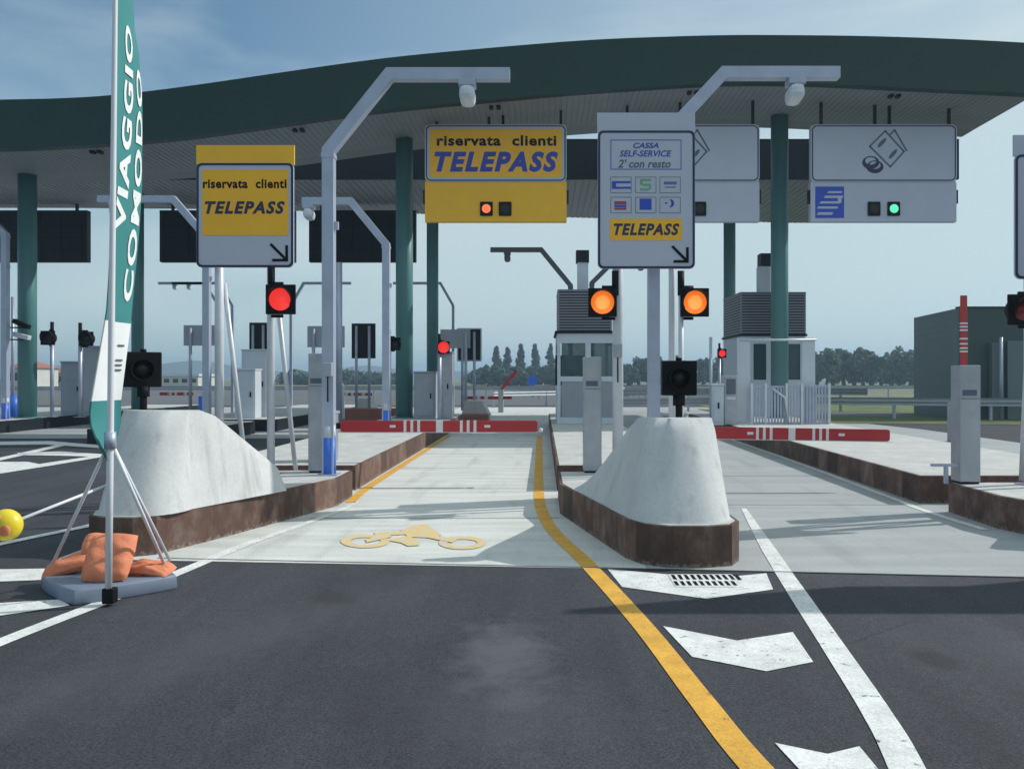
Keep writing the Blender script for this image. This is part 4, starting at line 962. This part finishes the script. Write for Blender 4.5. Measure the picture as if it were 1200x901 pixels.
b.box(x0, x0+.07, Y0+.101, Y1-.101, zr-.3, zr-.05); b.box(x1-.07, x1, Y0+.101, Y1-.101, zr-.3, zr-.05)
b.build('frame', 'light_panel', t)
for (ua, ub) in ((658, 686), (692, 718)):
    wd = MB().box(wx(ua, Y0), wx(ub, Y0), Y0+.04, Y0+.05, wz(441, Y0), wz(402, Y0)).build('window', 'glass', t)
    pn = MB()
    xa, xb = wx(ua, Y0)+.01, wx(ub, Y0)-.01; pn.box(xa, xb, Y0+.03, Y0+.05, .552, wz(447, Y0)-.001)
    n_ = 9
    for k in range(n_): x = xa+(xb-xa)*(k+.25)/n_; pn.box(x, x+(xb-xa)*.5/n_, Y0+.012, Y0+.029, .553, wz(447, Y0)-.002)
    pn.build('ribbed_panel', 'grey_panel', t)
MB().box(x0+.6, x0+1.1, Y0+1.2, Y0+1.8, .37, 1.5).build('console', 'grey_panel', t)
MB().box(x0-.02, x0+.9, Y0+2.2, Y0+2.25, 1.41, 2.3).build('rear_pane', 'lens_dark', t)
MB().box(x0-.06, x1+.02, Y0-.06, Y1+.05, zr-.04, zr+.03, .01).build('roof', 'dark_steel_and_kerb_shade', t)
louvre_box(t, x0+.02, x1-.12, Y0, Y1-.8, zr+.032, zu)
cx = wx(683, Y0+.8)
ch = MB().box(cx-.15, cx+.15, Y0+.7, Y0+1.05, zu+.021, wz(308, Y0+.8)).build('duct', 'light_panel', t)
MB().box(cx-.19, cx+.17, Y0+.66, Y0+1.08, wz(308, Y0+.8)+.001, wz(294, Y0+.8)).build('duct_cap', 'dark_steel_and_kerb_shade', ch)

# wide booth at right with slatted fence
Y0, Y1 = 28.2, 30.9
x0, x1 = wx(868, Y0), wx(944, Y0); xw = x0
t = thing('toll_booth', 'wide pale toll booth with big louvred unit behind the right teal column', 'toll booth', ((x0+x1)/2, Y0, .36), 'toll booths on the islands')
zr = wz(393, Y0); zu = wz(343, Y0)
b = MB(); b.box(xw, wx(883, Y0), Y0, Y0+.1, .366, zr-.03); b.box(wx(898, Y0), wx(922, Y0), Y0, Y0+.1, .366, zr-.03); b.box(wx(938, Y0), x1, Y0, Y0+.1, .366, zr-.03)
b.box(wx(883, Y0)+.001, wx(898, Y0)-.001, Y0+.002, Y0+.098, wz(403, Y0), zr-.032); b.box(wx(922, Y0)+.001, wx(938, Y0)-.001, Y0+.002, Y0+.098, wz(403, Y0), zr-.032)
b.box(wx(883, Y0)+.001, wx(898, Y0)-.001, Y0+.002, Y0+.098, .367, wz(445, Y0)); b.box(wx(922, Y0)+.001, wx(938, Y0)-.001, Y0+.002, Y0+.098, .367, wz(445, Y0))
b.box(xw, xw+.1, Y0+.101, Y1, .366, zr-.03); b.box(x1-.1, x1, Y0+.101, Y1, .366, zr-.03); b.box(xw+.101, x1-.101, Y1-.1, Y1, .366, zr-.03)
b.build('wall', 'light_panel', t)
for (ua, ub) in ((883, 898), (922, 938)): MB().box(wx(ua, Y0), wx(ub, Y0), Y0+.04, Y0+.05, wz(445, Y0), wz(403, Y0)).build('window', 'glass', t)
MB().ring([(wx(874, Y0)+.13*math.cos(R(a_)), wz(407, Y0)+.13*math.sin(R(a_))) for a_ in range(0, 360, 20)], [(wx(874, Y0)+.09*math.cos(R(a_)), wz(407, Y0)+.09*math.sin(R(a_))) for a_ in range(0, 360, 20)], Y0-.03, Y0-.001).build('wall_lamp', 'ink_grey', t)
MB().box(xw-.05, x1+.05, Y0-.05, Y1+.05, zr-.029, zr+.05, .01).build('roof', 'dark_steel_and_kerb_shade', t)
louvre_box(t, xw, x1, Y0-.02, Y1, zr+.052, zu, .09)
cx = wx(895, Y0+1)
ch = MB().box(cx-.2, cx+.18, Y0+.8, Y0+1.2, zu+.021, wz(313, Y0+1)).build('duct', 'light_panel', t)
MB().box(cx-.16, cx+.24, Y0+.76, Y0+1.24, wz(313, Y0+1)+.001, wz(298, Y0+1)).build('duct_cap', 'dark_steel_and_kerb_shade', ch)

Y = 23.4
t = thing('slatted_fence', 'pale slatted guard fence at the foot of the wide booth', 'fence', (6.9, Y, .36))
def fence_panel(ua, ub, vt, vb=497.5, step=.085):
    xa, xb = wx(ua, Y), wx(ub, Y); za, zb = max(.37, wz(vb, Y)), wz(vt, Y)
    mb = MB().box(xa, xb, Y, Y+.05, zb-.05, zb).box(xa, xb, Y, Y+.05, za, za+.05)
    x = xa
    while x < xb: mb.box(x, x+step*.52, Y+.005, Y+.045, za+.051, zb-.051); x += step
    mb.build('fence_panel', 'galv', t)
fence_panel(882, 922, 452); fence_panel(923, 972, 451)
for u in (881, 897.5, 922, 940, 972): x = wx(u, Y-.05); MB().box(x-.03, x+.03, Y-.06, Y-.002, .366, wz(449, Y)).build('post', 'galv_white', t)
MB().tube([(wx(905, Y-.08), Y-.09, wz(455, Y)), (wx(920, Y-.08), Y-.09, wz(466, Y)), (wx(924, Y-.08), Y-.09, .37)], .03, 8).build('handrail', 'galv_white', t)
MB().tube([(wx(868, Y), Y+.1, wz(398, Y)), (wx(958, Y), Y+.1, wz(398, Y))], .03, 8).build('top_rail', 'galv_white', t)
t2 = thing('guard_panel', 'pale upright guard panel left of the slatted fence', 'panel', (wx(873, Y), Y, .36), 'tall pale guard panels by the wide booth')
MB().box(wx(865, Y), wx(880.5, Y), Y+.12, Y+.2, .366, wz(396, Y), .01).build('panel', 'light_panel', t2)
t2 = thing('guard_panel', 'pale upright guard panel at the right end of the slatted fence', 'panel', (wx(950, Y), Y, .36), 'tall pale guard panels by the wide booth')
MB().box(wx(941.5, Y), wx(957, Y), Y+.12, Y+.2, .366, wz(396, Y), .01).build('panel', 'light_panel', t2)
# payment machine and slim poles left of the wide booth
t = thing('payment_machine', 'grey payment machine with dark keypad beside the wide booth', 'payment machine', (wx(857, 23), 23, .36))
MB().box(wx(849, 23), wx(864, 23), 23, 23.5, .366, wz(440, 23), .02).build('body', 'steel_cab', t); MB().box(wx(851, 23), wx(862, 23), 22.98, 22.999, wz(462, 23), wz(444, 23)).build('keypad', 'ink_grey', t)
MB().box(wx(851, 23), wx(862, 23), 22.97, 22.999, wz(468, 23), wz(465, 23)).build('shelf', 'galv_white', t)
slim_post(833, 22.9, 395, .36, .04, 'slim pole with small black camera left of the wide booth', 'galv')
signal(846, 414, 24.5, 'lens_red', 'tiny red signal left of the wide booth', .26, .1, group='round traffic signals', pole=843)
slim_post(843, 24.7, 420, .36, .04, 'slim pole below the tiny red signal', 'galv')

# expansion joint covers and bolts on the concrete noses, cable boxes on poles
for (x, y, z, lab) in ((wx(384, 11.1), 11.10, 1.75, 'small grey junction box on the nearest bent camera pole'), (wx(724, 11.2), 11.2, 2.0, 'small grey junction box on the thick post below the payment logo sign')):
    t = thing('junction_box', lab, 'junction box', (x, y, z), 'junction boxes on the poles')
    MB().box(x-.06, x+.06, y-.03, y+.035, z-.09, z+.09, .012).build('box', 'grey_panel', t)
    MB().tube([(x, y+.0, z-.09), (x, y+.0, z-.42)], .010, 8).build('conduit', 'dark_steel_and_kerb_shade', t)

# ------------------------------------------------------------------ flag banner
FB_Y = 6.16
flag_t = thing('flag_banner', 'tall teal and white feather flag with white lettering on a white pole', 'flag banner', (wx(127, FB_Y), FB_Y, 0))
def polex(z): return wx(127+(705-(VY-(z-H)/FB_Y*F))*8/705, FB_Y)
MB().tube([(polex(z), FB_Y, z) for z in (.09, 1, 2, 3, 4, 4.6, 5.0)]+[(polex(5.2)+.03, FB_Y+.15, 5.22), (polex(5.3)+.05, FB_Y+.35, 5.3)], [.024, .024, .022, .02, .018, .016, .014, .012, .01], 14).build('pole', 'pole_white', flag_t)
RT = [(-100, 150), (-60, 155), (0, 158), (30, 163), (100, 167), (200, 166.5), (260, 163), (330, 157), (378, 153), (470, 142), (500, 142), (520, 137), (540, 128)]
LT = [(-100, 134), (0, 134), (200, 132), (260, 130), (330, 127), (365, 124.5), (380, 122), (420, 115), (470, 106), (490, 104), (505, 107), (525, 117), (540, 126)]
def fp(s_, v, off=0.):
    ul, ur = lerp_tab(LT, v), lerp_tab(RT, v); lean = min(1, max(0, (v-330)/140))
    z = wz(v, FB_Y)
    y = FB_Y-.03*lean+.55*s_*(1-.35*lean)+.035*math.sin(3.2*z+5*s_)*s_
    u = ul+(ur-ul)*s_
    return (wx(u, y)+off+.012*math.sin(2.1*z)*s_*(1-s_)*2, y-off*.3, H-(v-VY)/F*FB_Y)
def cloth(name, v0, v1, m, n=10):
    vs = []; fs = []; rows = max(3, int(abs(v1-v0)/12))
    for off in (0, -.003):
        base = len(vs)
        for i in range(rows+1):
            for k in range(n+1): vs.append(fp(k/n, v0+(v1-v0)*i/rows, off))
        for i in range(rows):
            for k in range(n):
                a = base+i*(n+1)+k; fs.append((a, a+1, a+n+2, a+n+1))
    return MB().raw(vs, fs, True).build(name, m, flag_t)
c_ = cloth('cloth', -100, 375, 'banner_teal'); cloth('cloth_band', 375, 470, 'banner_white'); cloth('cloth_foot', 470, 540, 'banner_teal')
def flag_text(txt, v_start, v_end, s0, s1, m, bold=.035):
    vs, fs = text2d(txt, bold, 0, 1.12)
    ax, bx = min(v[0] for v in vs), max(v[0] for v in vs); az, bz = min(v[1] for v in vs), max(v[1] for v in vs)
    P = []
    for p in vs:
        v = v_start+(v_end-v_start)*(p[0]-ax)/(bx-ax); k = (v_start-v)/(v_start-v_end)
        a, b = s0[0]+(s0[1]-s0[0])*k, s1[0]+(s1[1]-s1[0])*k; P.append(fp(b+(a-b)*(p[1]-az)/(bz-az), v, .006))
    MB().raw(P, fs).build('lettering', m, c_)
flag_text('VIAGGIO', 268, 10, (.10, .44), (.48, .72), 'banner_white'); flag_text('COMODO', 348, 55, (.60, .80), (.93, .99), 'banner_white')
mbx = MB()
for i, v in enumerate((402, 420, 426, 432)):
    q = [fp(s_, vv, .006) for s_, vv in ((.62, v), (.86, v), (.86, v+2.2), (.62, v+2.2))]; mbx.raw(q, [(0, 1, 2, 3)])
mbx.build('small_print', 'ink_grey', flag_t)
# stand: legs, base, collar
zc = wz(516, FB_Y); px_ = polex(zc)
Lc = (wx(58, 6.72), 6.72); Rc = (wx(196, 6.72), 6.72)
for (x, y) in (Lc, Rc): MB().tube([(px_, FB_Y, zc), (x, y, .13)], .013, 10).build('leg', 'pole_white', flag_t)
MB().tube([(px_, FB_Y, zc), (px_+.02, 7.1, .13)], .013, 10).build('leg', 'pole_white', flag_t)
MB().tube([(px_, FB_Y, zc-.06), (px_, FB_Y, zc+.06)], .04, 14).build('collar', 'galv', flag_t)
# rounded water base: diamond with softened corners
def super_poly(cx, cy, rx, ry, p=1.14, n=48):
    o = []
    for i in range(n):
        a = 2*math.pi*i/n; c, s_ = math.cos(a), math.sin(a); k = (abs(c)**p+abs(s_)**p)**(-1/p); o.append((cx+rx*k*c, cy+ry*k*s_))
    return o
bx_, by_ = wx(125, 6.62), 6.66
mb = MB(); levels = [(.004, .985), (.015, 1.0), (.095, .99), (.108, .975), (.112, .955)]; vs = []; fs = []; n = 48
for z, k in levels: vs += [(x, y, z) for x, y in super_poly(bx_, by_, .53*k, .50*k)]
for i in range(len(levels)-1):
    for q in range(n): fs.append((i*n+q, i*n+(q+1) % n, (i+1)*n+(q+1) % n, (i+1)*n+q))
fs += [tuple(range(n-1, -1, -1)), tuple((len(levels)-1)*n+q for q in range(n))]
mb.raw(vs, fs, True); o = mb.build('water_base', 'base_blue', flag_t); m_ = o.modifiers.new('e', 'EDGE_SPLIT'); m_.split_angle = R(50)
MB().box(px_-.05, px_+.035, FB_Y-.03, FB_Y+.05, .02, .13, .01).build('pole_socket', 'plastic_black', flag_t)
# orange sandbags
def sack(c, L_, W_, T_, rz, tilt, label, droop=0.):
    bm = bmesh.new(); bmesh.ops.create_grid(bm, x_segments=18, y_segments=14, size=1)
    vs = []; fs = []
    rng = random.Random(int(abs(c[0])*1000)+int(L_*100))
    ph = [rng.uniform(0, 6) for _ in range(4)]
    def surf(a, b, s_):
        e = (1-abs(a)**4)*(1-abs(b)**4); e = max(0, e)**.5
        wr = (.006*math.sin(5*a+ph[0]+2*b)+.004*math.sin(11*b+ph[1]+3*a)+.003*math.sin(17*a*b+ph[2]))*e
        x = a*L_/2*(1-.06*b*b); y = b*W_/2*(1-.10*a*a); z = s_*T_/2*e+wr-droop*a*a
        return Vector((x, y, z))
    for s_ in (1, -1):
        base = len(vs); N = 18
        for i in range(N+1):
            for k in range(N+1): vs.append(surf(-1+2*i/N, -1+2*k/N, s_))
        for i in range(N):
            for k in range(N):
                a = base+i*(N+1)+k; f = (a, a+1, a+N+2, a+N+1); fs.append(f if s_ > 0 else f[::-1])
    bm.free()
    m3 = Matrix.Rotation(rz, 3, 'Z') @ Matrix.Rotation(tilt[0], 3, 'X') @ Matrix.Rotation(tilt[1], 3, 'Y')
    o = MB().raw([m3@v+Vector(c) for v in vs], fs, True).build('sandbag', 'sack_orange'); tag(o, label, 'sandbag', 'orange sandbags on the banner base')
    return o
sack((wx(127, 6.5), 6.52, .275), .36, .40, .15, .05, (R(54), 0), 'plump orange sandbag leaning upright against the banner pole')
sack((wx(80, 6.72), 6.72, .175), .42, .20, .11, .22, (R(14), R(-18)), 'orange sandbag drooping over the left corner of the banner base', .03)
sack((wx(176, 6.68), 6.68, .160), .36, .20, .09, -.12, (R(12), R(4)), 'flat orange sandbag at the right corner of the banner base', .02)
sack((wx(124, 6.86), 6.88, .29), .36, .24, .14, .3, (R(30), R(10)), 'crumpled orange sandbag at the back of the banner base')

# yellow marker ball on a rod fixed to the left nose
bx0 = (wx(7, 7.2), 7.2, wz(615, 7.2)); bx1 = (-4.12, 8.35, wz(562, 8.35))
t = thing('marker_ball', 'yellow ball with orange spots on a white rod at the left edge', 'marker ball', bx0)
bl = MB().sphere(bx0, .135, 28, 16, (1, .8, 1.0)).build('ball', 'ball_yellow', t)
MB().sphere((bx0[0]-.03, bx0[1]-.083, bx0[2]+.055), .05, 14, 8, (1, .5, 1)).build('spot', 'sack_orange', bl)
MB().sphere((bx0[0]+.04, bx0[1]-.088, bx0[2]-.03), .052, 14, 8, (1, .5, 1)).build('spot', 'sack_orange', bl)
MB().tube([bx0, bx1], .014, 10).build('rod', 'pole_white', t)

# ------------------------------------------------------------------ background
# green industrial building at right
Yn, Yfar = 33.5, 39.0; xw = wx(1124, Yn)
t = thing('industrial_building', 'dark green box shaped service building at the right edge', 'building', (xw+8, Yn, 0))
zn = wz(361, Yn)
# bevelled corner: the left wall runs back along the road
xl = wx(1071, Yfar)
MB().prism([(xw+.01, Yn), (xw+20, Yn), (xw+20, Yn+.2), (xw+.01, Yn+.2)], 0, zn).build('front_wall', 'building_green', t)
MB().prism([(xw, Yn+.003), (xw+.005, Yn+.2), (xl+.2, Yfar+.05), (xl, Yfar)], 0, zn-.0).build('side_wall', 'building_side', t)
MB().prism([(xw+.02, Yn+.205), (xw+20, Yn+.205), (xw+20, Yfar+.1), (xl+.25, Yfar+.1)], 0, zn-.05).build('core', 'building_green', t)
mb = MB(); k = 0
z = .25
while z < zn-.1:
    mb.box(xw+.02, xw+20, Yn-.012, Yn-.001, z, z+.02); z += .25
mb.build('cladding_ribs', 'building_green', t)
mb = MB(); z = .25; d = Vector((xl-xw, Yfar-Yn, 0)).normalized(); nn_ = Vector((-d.y, d.x, 0))*-1
if nn_.x > 0: nn_ = -nn_
while z < zn-.1:
    a_, b_ = Vector((xw, Yn, z)), Vector((xl, Yfar, z)); p = [a_+nn_*.002, b_+nn_*.002, b_+nn_*.014, a_+nn_*.014]
    mb.raw([*p, *[q+Vector((0, 0, .02)) for q in p]], [(0, 1, 2, 3), (4, 5, 6, 7), (0, 1, 5, 4), (2, 3, 7, 6), (1, 2, 6, 5), (3, 0, 4, 7)]); z += .25
mb.build('cladding_ribs', 'building_side', t)
for (ua, ub, vt) in ((1158, 1172, 402), (1176, 1200, 400)): MB().box(wx(ua, Yn), wx(ub, Yn), Yn-.3, Yn-.02, .0, wz(vt, Yn), .02).build('door', 'building_side', t)
MB().tube([(wx(1173, Yn-.5), Yn-.5, 0), (wx(1173, Yn-.5), Yn-.5, wz(396, Yn))], .07, 10).build('drain_pipe', 'galv', t)
MB().box(xw-.03, xw+20.02, Yn-.04, Yn+.25, zn+.001, zn+.06).build('parapet', 'dark_steel_and_kerb_shade', t)

struct('grass_verge', MB().sheet([(8.6, 30.5), (40, 26.5), (60, 60), (9.4, 60)], .012), 'grass')
struct('side_road', MB().sheet([(8.0, 36.5), (16.5, 34.5), (16.5, 39), (8, 44)], .02), 'asphalt_far')
def guardrail(pts, label, z=.75, h=.31, m='grey_panel', step=4.0, two=False):
    t = thing('guardrail', label, 'guardrail', (pts[0][0], pts[0][1], 0), 'steel guardrails beyond the toll lanes')
    mb = MB()
    for (a_, b_) in zip(pts[:-1], pts[1:]):
        d = Vector((b_[0]-a_[0], b_[1]-a_[1])).normalized(); n_ = Vector((-d.y, d.x))
        prof = [(0, -h/2), (.05, -h/4), (0, 0), (.05, h/4), (0, h/2)]
        for zz in ((z, z-.45) if two else (z,)):
            vs = []
            for p in (a_, b_):
                for (o_, q) in prof: vs.append((p[0]+n_.x*o_, p[1]+n_.y*o_, zz+q))
            mb.raw(vs, [(i, i+1, 6+i, 5+i) for i in range(4)])
    mb.build('rail', m, t)
    for (a_, b_) in zip(pts[:-1], pts[1:]):
        L_ = math.hypot(b_[0]-a_[0], b_[1]-a_[1]); k = 0
        while k*step < L_:
            s_ = k*step/L_; x, y = a_[0]+(b_[0]-a_[0])*s_, a_[1]+(b_[1]-a_[1])*s_; MB().box(x-.05, x+.05, y+.06, y+.16, 0, z+h/2).build('post', 'galv', t); k += 1
guardrail([(-2.6, 46), (3.5, 52), (8.2, 74), (12, 110)], 'pale guardrail curving away behind the narrow booth', z=.78)
guardrail([(3.2, 40), (10.5, 42), (15.5, 40.6)], 'double pale guardrail left of the green building', two=True, z=.95)
guardrail([(10.0, 34.5), (17.2, 32.6), (30, 30)], 'guardrail in front of the green building', z=.7)
guardrail([(-8, 62), (8, 66), (40, 70)], 'long pale guardrail under the tree line', z=.85)
guardrail([(-60, 58), (-8, 62)], 'far pale guardrail behind the left lanes', z=.85)
# pale noise wall behind
wl = MB().box(9.0, 15.6, 52, 52.2, 0, 1.05); o = wl.build('low_wall', 'light_panel'); tag(o, 'low pale wall left of the green building under the trees', 'wall')
# red and white blocks at the far side of the lanes
for (u0, u1, v0, v1, Y, lab, m_) in ((540, 574, 470, 488, 31.5, 'white concrete block beyond the left barrier arm', 'nose_concrete'), (418, 436, 467, 480, 34, 'small white concrete block under the dark sign back', 'nose_concrete')):
    x0, z0, x1, z1 = pxr(u0, v0, u1, v1, Y); mb = MB()
    mb.plate([(x0, max(.0, z0)), (x1, max(.0, z0)), (x0+(x1-x0)*.72, z1), (x0+(x1-x0)*.15, z1)], Y, Y+1.2); o = mb.build('concrete_block', m_); tag(o, lab, 'concrete block')
for (u0, u1, v0, Y, lab) in ((394, 470, 479, 30.5, 'low red brick kerb block beyond the left steel pillar'), (533, 572, 486, 30.6, 'low red brick kerb block beyond the left barrier arm')):
    x0, z0, x1, z1 = pxr(u0, v0, u1, 500, Y); z1 = wz(v0, Y); o = MB().box(x0, x1, Y, Y+.9, 0, z1, .02).build('brick_block', 'brick_red'); tag(o, lab, 'brick block')
# blue round sign far away
t = thing('round_sign', 'tiny round blue road sign in front of the poplars', 'road sign', (wx(624, 70), 70, 0))
MB().disc_y(wx(624, 70), wz(446, 70), .42, 70, 70.03).build('disc', 'guard_blue', t); MB().tube([(wx(624, 70), 70.08, 0), (wx(624, 70), 70.08, wz(444, 70))], .05, 8).build('post', 'galv', t)

def tree(x, y, h, w_, m, label, name='tree', seed=0, poplar=False, group=None):
    rng = random.Random(seed); t = thing(name, label, 'tree', (x, y, 0), group)
    tr = MB().tube([(x, y, 0), (x+rng.uniform(-.2, .2), y, h*.35), (x+rng.uniform(-.3, .3), y, h*.7)], [w_*.07+.08, w_*.045+.05, .05], 8)
    for k in range(5):
        a = rng.uniform(0, 6.28); z = h*rng.uniform(.2, .5); r_ = w_*.32
        tr.tube([(x, y, z), (x+math.cos(a)*r_*.6, y+math.sin(a)*r_*.6, z+h*.12), (x+math.cos(a)*r_, y+math.sin(a)*r_, z+h*.25)], [.07, .05, .02], 5)
    tr.build('trunk', 'bark', t)
    vs = []; fs = []
    ncl = 46 if poplar else 60; base = h*(.05 if poplar else .02)
    for c in range(ncl):
        if poplar:
            s_ = (c+.5)/ncl; rr = w_/2*(math.sin(math.pi*min(1, s_*.93+.07))**.45)*(1.0-.35*s_); a = rng.uniform(0, 6.28); q = rr*rng.uniform(.1, .8)
            cc = Vector((x+q*math.cos(a), y+q*math.sin(a), base+(h-base)*s_)); cr_ = max(.3, rr*.6)
        else:
            a = rng.uniform(0, 6.28); b = math.acos(rng.uniform(-1, 1)); q = rng.uniform(.45, .95)
            cc = Vector((x+w_/2*q*math.sin(b)*math.cos(a), y+w_/2*q*math.sin(b)*math.sin(a), base+(h-base)*(.5+.46*q*math.cos(b)))); cr_ = w_*rng.uniform(.09, .16)
        for l_ in range(42):
            d_ = Vector((rng.gauss(0, 1), rng.gauss(0, 1), rng.gauss(0, 1))).normalized()*cr_*rng.uniform(.5, 1.1)
            p = cc+d_*Vector((1, 1, 1.0)).x; s_ = rng.uniform(.22, .42)*(1 if h > 7 else .85)
            n1 = Vector((rng.gauss(0, 1), rng.gauss(0, 1), rng.gauss(0, 1))).normalized(); n2 = n1.orthogonal().normalized(); n3 = n1.cross(n2)
            o_ = len(vs); vs += [p+n2*s_, p+n3*s_*.7, p-n2*s_, p-n3*s_*.7]; fs.append((o_, o_+1, o_+2, o_+3))
    MB().raw(vs, fs).build('crown', m, t)
pl_lab = ['leftmost tall poplar of the row beyond the lanes', 'second tall poplar from the left', 'middle tall poplar of the row', 'fourth tall poplar from the left', 'poplar rising just left of the narrow booth']
for i, (u, vt) in enumerate(((582, 407), (594.5, 408), (610, 404), (627, 404), (645, 404))):
    Y = 200+3*i; tree(wx(u, Y), Y, wz(vt, Y), 2.7, 'leaf_poplar', pl_lab[i], 'poplar_tree', 10+i, True, 'row of poplars')
rng = random.Random(5)
def span(u0, u1, n, v_lo, v_hi, Y0, m_list, where, group, seed):
    words = ['dark', 'rounded', 'broad', 'low', 'bushy', 'tall', 'loose', 'dense', 'wide', 'uneven', 'slender', 'ragged', 'full', 'small', 'sparse', 'hazy', 'spreading', 'thick']
    for i in range(n):
        u = u0+(u1-u0)*(i+.5)/n+rng.uniform(-2, 2); Y = Y0+rng.uniform(-12, 12); h = wz(rng.uniform(v_lo, v_hi), Y)
        pos = 'leftmost' if i == 0 else 'rightmost' if i == n-1 else ['second', 'third', 'fourth', 'fifth', 'sixth', 'seventh', 'eighth', 'ninth', 'tenth', 'eleventh', 'twelfth', 'thirteenth'][i-1]
        tree(wx(u, Y), Y, h, max(4.5, (u1-u0)/n/F*Y*2.3), rng.choice(m_list), '%s tree %s%s' % (pos, '' if pos in ('leftmost', 'rightmost') else 'from the left ', where), 'tree', seed+i, False, group)
span(552, 655, 11, 427, 437, 175, ['leaf_mid', 'leaf_poplar'], 'in the belt below the poplars', 'belt below the poplars', 100)
span(732, 862, 12, 414, 430, 180, ['leaf_mid', 'leaf_poplar'], 'in the belt between the two booths', 'belt between the booths', 200)
span(940, 1082, 13, 404, 421, 150, ['leaf_mid', 'leaf_light'], 'in the belt right of the wide booth', 'belt right of the wide booth', 300)
span(335, 470, 8, 434, 440, 190, ['leaf_mid', 'leaf_poplar'], 'in the far belt behind the left camera poles', 'belt behind the left camera poles', 400)
# houses with red roofs far left
def house(u0, u1, vr, ve, Y, label, flat=False):
    x0, x1 = wx(u0, Y), wx(u1, Y); ze, zr_ = wz(ve, Y), wz(vr, Y); d = 9
    t = thing('house', label, 'house', ((x0+x1)/2, Y, 0), 'low buildings beyond the left lanes')
    MB().box(x0, x1, Y, Y+d, 0, ze).build('wall', 'house_wall', t)
    if flat: MB().box(x0-.3, x1+.3, Y-.3, Y+d+.3, ze+.01, zr_).build('roof', 'light_panel', t)
    else:
        MB().raw([(x0-.4, Y-.5, ze), (x1+.4, Y-.5, ze), (x1+.4, Y+d+.5, ze), (x0-.4, Y+d+.5, ze), (x0+1, Y+d/2, zr_), (x1-1, Y+d/2, zr_)], [(0, 1, 5, 4), (2, 3, 4, 5), (1, 2, 5), (3, 0, 4), (0, 3, 2, 1)]).build('roof', 'house_roof', t)
    n = 4
    for k in range(n):
        x = x0+(x1-x0)*(k+.5)/n; MB().box(x-.5, x+.5, Y-.06, Y-.01, ze*.35, ze*.75).build('window', 'lens_dark', t)
house(5, 32, 423, 431, 140, 'far house with red roof at the left edge')
house(44, 84, 431, 437, 150, 'long far house with red roof right of the left column')
house(190, 232, 438, 441, 160, 'long low white shed beyond the left nose', True)
hl = MB(); n = 40; vs = []; fs = []
for i in range(n+1):
    x = -520+i*14; y = 900; h_ = 8+6*max(0, math.sin(i*.55+1))+9*math.exp(-((x+385)/40)**2)
    vs += [(x, y-60, -2), (x, y, h_), (x, y+80, -2)]
    if i: fs += [(3*i-3, 3*i, 3*i+1, 3*i-2), (3*i-2, 3*i+1, 3*i+2, 3*i-1)]
hl.raw(vs, fs, True); struct('hills', hl, 'hill')

# ------------------------------------------------------------------ haze
hm = bpy.data.materials.new('haze'); hm.use_nodes = True; n = hm.node_tree.nodes; n.clear()
pv = n.new('ShaderNodeVolumePrincipled'); pv.inputs['Color'].default_value = (.58, .80, 1.0, 1); pv.inputs['Density'].default_value = .0011; pv.inputs['Anisotropy'].default_value = .2
mo = n.new('ShaderNodeOutputMaterial'); hm.node_tree.links.new(pv.outputs[0], mo.inputs['Volume']); MATS['haze'] = hm
struct_h = MB().box(-1600, 1600, -350, 2600, -3.2, 34).build('haze', 'haze'); tag(struct_h, kind='stuff')
